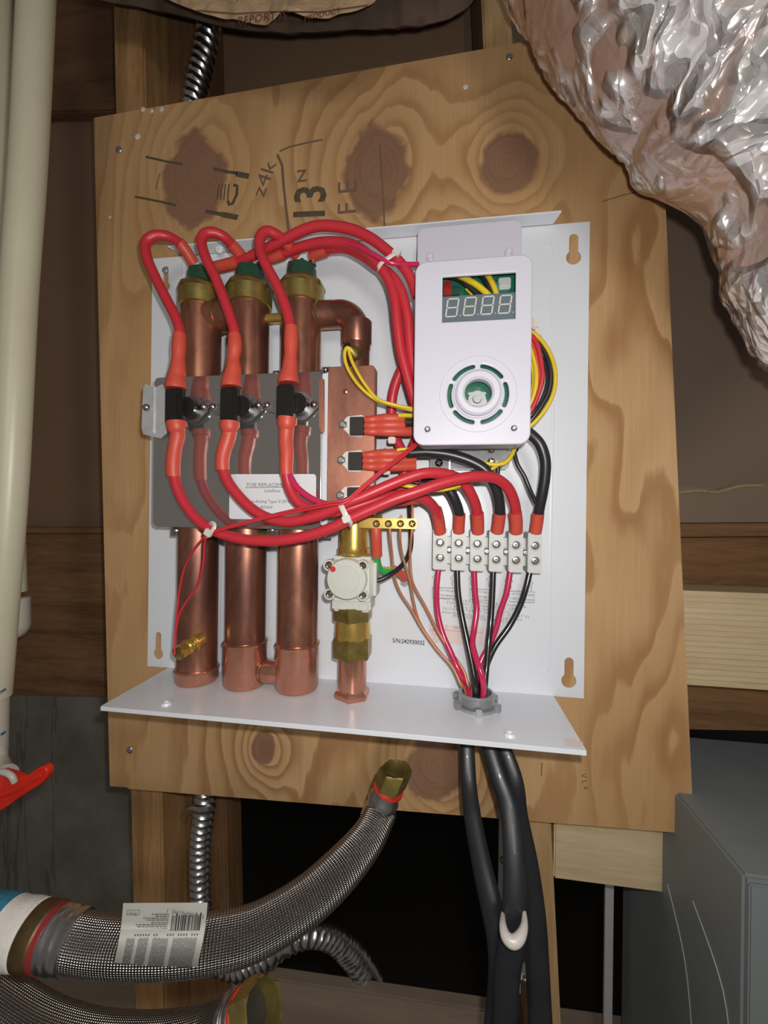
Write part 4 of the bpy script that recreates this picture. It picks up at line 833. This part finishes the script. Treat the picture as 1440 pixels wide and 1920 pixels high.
cable('black power cable hanging rightmost in front of the tan stud', jk(Vector((BC.x+.009, BC.y+.001, -.217)), [(962,1450,-58),(973,1530,-62),(990,1620,-66),(1002,1720,-72),(1008,1820,-78),(1013,1925,-84),(1016,2020,-88)]), .0085,
  gather([(957,1070,-15),(950,1111,-17),(939,1144,-18),(930,1179,-20),(916,1212,-22),(902,1240,-26),(896,1270,-30)], 0, 7), gather([(994,1070,-15),(986,1103,-17),(974,1138,-18),(955,1174,-20),(930,1209,-24),(915,1240,-29),(906,1268,-33)], 4, 7),
  gather([(773,988,-47),(771,1010,-45),(769,1040,-34),(772,1085,-31),(781,1108,-28),(798,1138,-26),(819,1180,-25),(842,1217,-28),(868,1255,-32),(878,1285,-37)], -4, 1), .0034)
tt = tag(link('cable_tie', tube([tuple(P(943,1712,-98))+(.35,),tuple(P(943,1735,-108))+(.7,),tuple(P(949,1756,-114))+(1,),tuple(P(962,1766,-116))+(1.1,),tuple(P(975,1757,-114))+(1,),tuple(P(983,1736,-108))+(.7,),tuple(P(983,1708,-98))+(.35,)], .0036, 12, 8), 'tie', None, origin=P(962,1769,-114)), 'curved off-white plastic strap around the middle black cable', 'cable tie')
sp = tag(link('cable_staple', bevel(join([bx(971,1826,992,1842,8,.012), bx(965,1842,976,1868,8,.012)]), .0012), 'nylon', None, origin=P(982,1840,8)), 'small white cable staple on the tan stud behind the black cables', 'staple')
scr(984,1834,8,5,sp)

# ------------------------------------------------------------------ braided water hoses
def axis_at(p, q): return (q-p).normalized()
def hose(label, path, rad, nutend, loc):
    t_ = thing('braided_hose', label, 'hose', loc)
    link('braided_sleeve', tube(path, rad, 40, 14, vrep=.0034), 'braid', t_)
    return t_
hp1 = [P(133,1763,-178),P(187,1772,-177),(P(250,1776,-176)),P(330,1775,-173),P(400,1767,-168),P(480,1746,-158),P(567,1695,-141),P(633,1637,-122),tuple(P(686,1576,-100))+(.92,),tuple(P(711,1530,-84))+(.86,),tuple(P(716,1517,-81))+(.86,)]
h1 = hose('braided steel water hose crossing the front, with a printed paper tag and open brass nut', hp1, .0136, None, hp1[5])
ax = (P(740,1448,-83)-P(708,1527,-81)).normalized(); c = P(708,1527,-81)
link('crimp_collar', lathe(c-ax*.006, ax, [(0,.0112),(.001,.0121),(.008,.0121),(.011,.0106),(.016,.0104),(.017,.0117),(.020,.0119),(.022,.0108),(.030,.0100)], 36), 'galv', h1)
link('red_washer', lathe(c+ax*.0225, ax, [(0,.0118),(.0018,.0118)], 36), 'rubberred', h1)
L1 = (P(743,1441,-58)-c).length
def hollow_hex(c, ax, r, L, mat, par, inner=.78, name='hex_nut'):
    ref = Vector((0,0,1)).cross(ax) if abs(ax.z) < .9 else Vector((1,0,0)); ref.normalize(); b = ax.cross(ref); n = 36; v = []; f = []
    def hexr(t_): k = (t_ % (PI/3))-PI/6; return r*math.cos(PI/6)/math.cos(k)
    rings = [(0, lambda t_: hexr(t_)), (L-.0015, lambda t_: hexr(t_)), (L, lambda t_: hexr(t_)*.93), (L, lambda t_: r*inner), (L*.9, lambda t_: r*inner*.94), (L*.15, lambda t_: r*inner*.90)]
    for s, fn in rings:
        for j in range(n): t_ = 2*PI*j/n; v.append(c+ax*s+(ref*math.cos(t_)+b*math.sin(t_))*fn(t_))
    for k in range(len(rings)-1):
        for j in range(n): f.append((k*n+j, k*n+(j+1) % n, (k+1)*n+(j+1) % n, (k+1)*n+j))
    f.append(tuple(range(n-1, -1, -1))); o_ = link(name, mesh(v, f), mat, par); link('hose_bore', lathe(c+ax*L*.12, ax, [(0,r*inner*.9),(L*.06,r*inner*.9)], 28), 'dark', o_); return o_
nu = hollow_hex(c+ax*.024, ax, .0128, .0165, 'brassold', h1, .84)
# left end of hose 1
axl = (hp1[0]-hp1[1]).normalized(); c = hp1[0]-axl*.004
link('crimp_collar', lathe(c, axl, [(0,.0140),(.0008,.0150),(.004,.0150),(.005,.0138),(.0065,.0140),(.0075,.0154),(.0095,.0154),(.0105,.0138),(.0120,.0140),(.0130,.0152),(.0150,.0152)], 36), 'galv', h1)
link('red_washer', lathe(c+axl*.0145, axl, [(0,.0156),(.0030,.0156)], 36), 'darkred', h1)
link('hex_nut', lathe(c+axl*.0175, axl, [(0,.0155),(.001,.0164),(.0095,.0164),(.0105,.0158)], 36), 'brassbrown', h1)
tp = thing('taped_pipe', 'pipe end wrapped in blue and white tape at the lower left edge', 'pipe', c+axl*.06)
e = c+axl*.028
link('white_tape', lathe(e, axl, [(0,.0150),(.001,.0162),(.006,.0166),(.012,.0160),(.017,.0163)], 36), 'whitetape', tp)
link('blue_tape', lathe(e+axl*.017, axl, [(0,.0163),(.004,.0168),(.010,.0164),(.030,.0166)], 36), 'bluetape', tp)
link('pipe', cyl(e+axl*.047, axl, .25, .0145, 32), 'copper', tp)
# paper tag wrapped on the hose
tv = []; tf = []; nU, nV = 12, 18
def tagpt(s, t_):
    """s 0..1 along the hose, t_ 0..1 from the free top edge down around the front"""
    u = 231+s*(389-231)-t_*18+ (2*math.sin(t_*4)); vt = 1694 if False else 1694-s*1
    vb = 1819+ s*-2; v = vt+(vb-vt)*t_
    pix = P(u, v, 0); hc = 1775-(0 if s < .5 else (s-.5)*8)
    d = (v-hc)/46.0
    y = -176-15.5*math.sqrt(max(0, 1-min(1, d*d))) if v > 1740 else -176-15.5*math.sqrt(max(0, 1-((1740-hc)/46)**2))+ (1740-v)*-.03
    return P(u, v, y-1.2)
for i in range(nU+1):
    for j in range(nV+1): tv.append(tagpt(i/nU, j/nV))
for i in range(nU):
    for j in range(nV): a = i*(nV+1)+j; tf.append((a, a+1, a+nV+2, a+nV+1))
tme = mesh(tv, tf); bm = bmesh.new(); bm.from_mesh(tme); r_ = bmesh.ops.solidify(bm, geom=bm.faces[:], thickness=.0002); bm.to_mesh(tme); bm.free()
M['tagpaper'] = plain('aged_tag_paper', (.50,.50,.46), .6, 0, .02)
pt = link('paper_tag', tme, 'tagpaper', h1, label='white paper tag with a bar code')
def ontag(s0, s1, t0, t1, n=4, lift=.0006):
    v = []; f = []
    for i in range(2):
        for j in range(n+1): p = tagpt((s0, s1)[i], t0+(t1-t0)*j/n); v.append(p-Vector((0, lift, 0)))
    for j in range(n): f.append((j, j+1, n+2+j, n+1+j))
    return mesh(v, f)
rnd = random.Random(9); bars = []; s = .60
while s < .935:
    wd = rnd.choice((.006,.010,.016)); bars.append(ontag(s, s+wd, .17 if rnd.random() > .12 else .13, .40)); s += wd+rnd.choice((.005,.008,.012))
link('bar_code', join(bars), 'ink', pt, smooth=False)
ln = []
for k, (a0, a1) in enumerate(((.36,.56),(.40,.56),(.26,.56),(.30,.56),(.36,.56),(.18,.56),(.20,.56),(.20,.56))):
    t0 = .145+.029*k+(.01 if k > 3 else 0); s = a0
    while s < a1: e_ = min(a1, s+rnd.uniform(.02,.05)); ln.append(ontag(s, e_, t0, t0+.013, 1)); s = e_+.008
for (s0, s1) in ((.10,.205),(.24,.37),(.41,.60),(.65,.94)):
    n_ = int((s1-s0)/.011)
    for k in range(n_):
        s_ = s0+k*.011; t0 = .50+rnd.random()*.02
        while t0 < .97: t1 = min(.97, t0+rnd.uniform(.05,.16)); ln.append(ontag(s_, s_+.0055, t0, t1, 3)); t0 = t1+.012
for k in range(26):
    s_ = .12+k*.032
    if rnd.random() > .25: ln.append(ontag(s_, s_+.018, .445, .475, 1))
ln += [ontag(.06,.21,.085,.09,1), ontag(.06,.21,.155,.16,1), ontag(.06,.064,.085,.16,1), ontag(.206,.21,.085,.16,1)]
link('fine_print', join(ln), 'labelink', pt, smooth=False)
def tagtext(s, sc_, tc, wpx):
    p = tagpt(sc_, tc); cu = bpy.data.curves.new('t', 'FONT'); cu.body = s; cu.align_x = 'CENTER'; cu.align_y = 'CENTER'; o = bpy.data.objects.new('t', cu); COL.objects.link(o)
    me = bpy.data.meshes.new_from_object(o.evaluated_get(bpy.context.evaluated_depsgraph_get())); bpy.data.objects.remove(o); me.materials.clear()
    xs = [q.co.x for q in me.vertices]; k = mm(wpx, 310, 1715, -190)/(max(xs)-min(xs))
    me.transform(Matrix.Translation(p-Vector((0,.0012,0))) @ Matrix.Rotation(PI, 4, 'Y') @ Matrix.Rotation(PI/2, 4, 'X') @ Matrix.Scale(k, 4)); link('tag_numbers', me, 'labelink', pt, smooth=False)
tagtext('5  11000°01142  1', .76, .125, 74); tagtext('08/2017', .135, .12, 20)
# second hose
hp2 = [P(-90,1790,-160),P(-30,1848,-160),P(30,1892,-160),P(90,1926,-160),P(160,1948,-160),P(235,1957,-160),P(320,1955,-160),P(392,1938,-160),P(446,1912,-162)]
h2 = hose('braided steel water hose at the bottom left corner ending in a brass nut', hp2, .0138, None, hp2[4])
c = P(440,1915,-162); ax = (P(526,1874,-170)-c).normalized()
link('crimp_collar', lathe(c-ax*.002, ax, [(0,.0128),(.001,.0138),(.005,.0138),(.0062,.0124),(.009,.0126),(.0100,.0136),(.0125,.0136)], 36), 'galv', h2)
link('red_washer', lathe(c+ax*.0105, ax, [(0,.0134),(.0022,.0134)], 36), 'rubberred', h2)
hollow_hex(c+ax*.0125, ax, .0145, .0160, 'brassring', h2, .84)

# ------------------------------------------------------------------ flexible conduits
def flex(pts, r, pitch, amp, seg=14, n=24):
    return tube(pts, r, n, seg, rfun=lambda s, th: 1+amp*(1-abs(math.sin(PI*s/pitch+th/2))**.9*1.6))
t_ = thing('flexible_conduit', 'ribbed metal conduit rising behind the top of the plywood', 'conduit', P(375,130,44))
link('ribbed_tube', flex([P(396,-10,40),P(392,45,42),(P(385,90,44)),P(375,130,46),P(364,180,48),P(356,230,50)], .0120, .0085, .13, 26), 'galv', t_)
t_ = thing('flexible_conduit', 'ribbed metal conduit coming down below the plywood and curling right', 'conduit', P(375,1620,44))
link('ribbed_tube', flex([P(384,1440,38),P(384,1495,38),P(381,1530,38),P(376,1570,38),P(375,1620,38),P(376,1680,36),P(382,1735,30),P(400,1790,16),P(445,1812,5),P(495,1792,0),P(523,1774,0),P(552,1758,8),P(587,1749,20),P(622,1759,36),tuple(P(655,1785,58))+(1.12,),tuple(P(680,1818,82))+(1.2,),tuple(P(701,1858,98))+(1.22,),tuple(P(714,1925,102))+(1.2,)], .0112, .0080, .13, 30), 'galv', t_)
c = P(380,1524,38); st = link('strap', tube([P(343,1540,50),P(346,1526,34),P(358,1519,28),P(375,1520,25),P(392,1515,27),P(400,1508,40)], .0042, 10, 5, ry=.0012), 'galv', t_)

# ------------------------------------------------------------------ plastic pipes, valve handle (left)
def pipe_r(px, u, v, y): return mm(px, u, v, y)/2
t_ = thing('plastic_pipe', 'long cream plastic pipe slanting down the left edge, nearest the camera', 'pipe', P(10,1290,-110))
a, b = P(69,-60,-110), P(-12,1300,-110); mid = P(35,560,-110)
link('pipe', tube([a+(a-mid)*.1, P(68,0,-110), P(53,300,-110), mid, P(18,900,-110), P(-4,1180,-110), P(-14,1305,-110)], mm(29,40,500,-110), 32, 8), 'pvc', t_)
t2 = thing('ball_valve', 'white plastic valve stub with blue glue stains and a red handle, lower left edge', 'valve', P(2,1400,-110))
link('coupling', lathe(P(-19,1432,-110), (P(-16,1290,-110)-P(-19,1432,-110)), [(0,.0108),(.010,.0112),(.053,.0112),(.0535,.0100)], 32), 'coupling', t2)
for v in (1300, 1380):
    link('glue_stain', tube([P(-36,v+10,-119.5), P(-20,v+7,-121.5), P(-2,v-1,-120), P(10,v-8,-115)], .0009, 8, 5, ry=.0006), 'blueprimer', t2)
link('elbow', tube([P(-17,1405,-111), P(-15,1430,-113), P(-6,1450,-117), P(6,1460,-121)], .0100, 24, 6), 'coupling', t2)
hpts = [(-60,1500),(-40,1455),(0,1447),(28,1455),(40,1462),(70,1441),(76,1438),(82,1438.5),(87,1443),(88.5,1449),(87,1457),(82,1465),(74,1472),(48,1488),(30,1500),(18,1510),(0,1521),(-40,1530)]
hd = link('handle', plate([[xz(u, v, -124) for u, v in hpts[::-1]]], -.124, .006, .0009), 'handle', t2, label='red plastic lever handle'); link('lever_rib', tube([P(-20,1500,-124),P(30,1482,-124.2),P(52,1468,-124.2),P(76,1453,-124)], .0016, 8, 5, ry=.0007), 'handle', hd)
link('stem_cap', tube([P(-20,1450,-127), P(0,1447,-128), P(14,1450,-128), P(23,1457,-128), P(27,1466,-127)], .0022, 12, 5), 'coupling', hd)
t_ = thing('plastic_pipe', 'cream plastic pipe behind the slanting one, ending in a rounded cap', 'pipe', P(34,1150,-40))
link('pipe', tube([P(0,-80,-40), P(3,0,-40), P(12,480,-40), P(20,900,-40), P(26,1110,-40)], mm(20,20,900,-40), 32, 8), 'pvc', t_)
c = P(27,1175,-40); ax = (P(25,1090,-40)-c).normalized()
link('end_cap', lathe(c-ax*.012, ax, [(0,.002),(.003,.008),(.008,.0118),(.014,.0132),(.040,.0132),(.041,.0118)], 32), 'coupling', t_)

# ------------------------------------------------------------------ foil-wrapped duct, upper right
OUT = [(880,-170),(925,-70),(968,0),(1008,66),(1058,130),(1098,188),(1140,228),(1178,256),(1190,285),(1215,325),(1250,352),(1298,372),(1330,386),(1358,420),(1370,455),(1372,500),(1380,550),(1395,590),(1415,630),(1442,666),(1490,710),(1560,760)]
oc = catmull([list(P(u, v, -105)) for u, v in OUT], 20); oc = [Vector(q) for q in oc]; N_ = len(oc)
def avg(i, k): q = [oc[min(max(j, 0), N_-1)] for j in range(i-k, i+k+1, 3)]; return sum(q, Vector())/len(q)
fv = []; ff = []; nr = 240; V9 = Vector((9,9,9)); V5 = Vector((5,2,1))
for i in range(N_):
    sm = avg(i, 84); tg = (avg(min(i+42, N_-1), 57)-avg(max(i-42, 0), 57)).normalized(); nrm = Vector((-tg.z, 0, tg.x))
    if nrm.x < 0: nrm = -nrm
    cen = sm+nrm*.125; e1 = (oc[i]-cen); R1 = e1.length; e1.normalize(); cen = cen+nrm*.011
    for j in range(nr):
        th = 2*PI*j/nr; ct, st_ = math.cos(th), math.sin(th); p = cen+e1*(R1*ct)+Vector((0,-.098*st_,0))
        out = (e1*(ct/R1)+Vector((0,-st_/.098,0))).normalized(); k = abs(st_)**.7
        n0 = noise.noise(p*20); q = p*24+Vector((n0, noise.noise(p*20+V9), 0))*1.2
        dd = noise.voronoi(q)[0]; d2 = noise.voronoi(q*2.6)[0]
        sel = min(1, max(0, (noise.noise(p*9+V5)+.15)*4)); m_ = .25+.75*sel
        crease = abs(noise.noise(p*14+V5))*.016
        p = p+out*((noise.noise(p*11)*.010-crease+.004)*k+(.0050*min(dd[1]-dd[0], .6)+.0024*(d2[1]-d2[0]))*m_-.002)
        fv.append(p)
for i in range(N_-1):
    for j in range(nr): ff.append((i*nr+j, i*nr+(j+1) % nr, (i+1)*nr+(j+1) % nr, (i+1)*nr+j))
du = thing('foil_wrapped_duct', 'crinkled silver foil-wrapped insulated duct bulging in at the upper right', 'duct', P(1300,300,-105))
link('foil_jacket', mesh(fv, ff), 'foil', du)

# ------------------------------------------------------------------ insulation batt at the top
bt = thing('insulation_batt', 'dark sagging insulation batt with crumpled printed kraft paper at the top', 'insulation', P(560,0,-20))
def sheet(edge, y0, depth, rise, mat, name, par, crump=.004, n=110, m_=26, seed=0):
    """hanging sheet: its lower edge follows edge; curls back and up"""
    c = catmull([list(P(u, v, y0)) for u, v in edge], 12); c = [Vector(q) for q in c]; v = []; f = []
    for i, p in enumerate(c):
        for j in range(m_+1):
            s = j/m_; a = s*PI; q = p+Vector((0, depth*(1-math.cos(a))/2 if s < 1 else depth, 0))
            q = p+Vector((0, -depth*.5*math.cos(PI*s), 0))+Vector((0, 0, rise*abs(math.cos(PI*s))**2.2))
            nn = noise.noise(q*38+Vector((seed,0,0)))*crump+noise.noise(q*90+Vector((seed,4,0)))*crump*.5
            q += Vector((nn*.4, nn, nn*.7)); v.append(q)
    for i in range(len(c)-1):
        for j in range(m_): a_ = i*(m_+1)+j; f.append((a_, a_+1, a_+m_+2, a_+m_+1))
    return link(name, mesh(v, f), mat, par)
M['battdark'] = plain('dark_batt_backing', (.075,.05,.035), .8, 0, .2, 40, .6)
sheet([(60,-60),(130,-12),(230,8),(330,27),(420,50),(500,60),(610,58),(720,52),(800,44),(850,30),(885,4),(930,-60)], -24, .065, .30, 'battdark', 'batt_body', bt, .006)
sheet([(250,-50),(300,-10),(345,12),(400,30),(450,36),(485,44),(510,42),(540,26),(580,34),(610,36),(650,26),(690,10),(715,-20),(760,-60)], -72, .020, .30, 'bag', 'kraft_paper', bt, .007, seed=3)
text('REPORT IS', 492, 33, -84, 95, 'bagink', bt, 'printed_lettering', 2, 1.0); text('PRODUCT', 605, 27, -84, 70, 'bagink', bt, 'printed_lettering', -4, .9)
stroke([(370,20),(440,26),(520,22),(600,23),(690,10)], 2, -84.5, 'bagink', bt, 'printed_line')
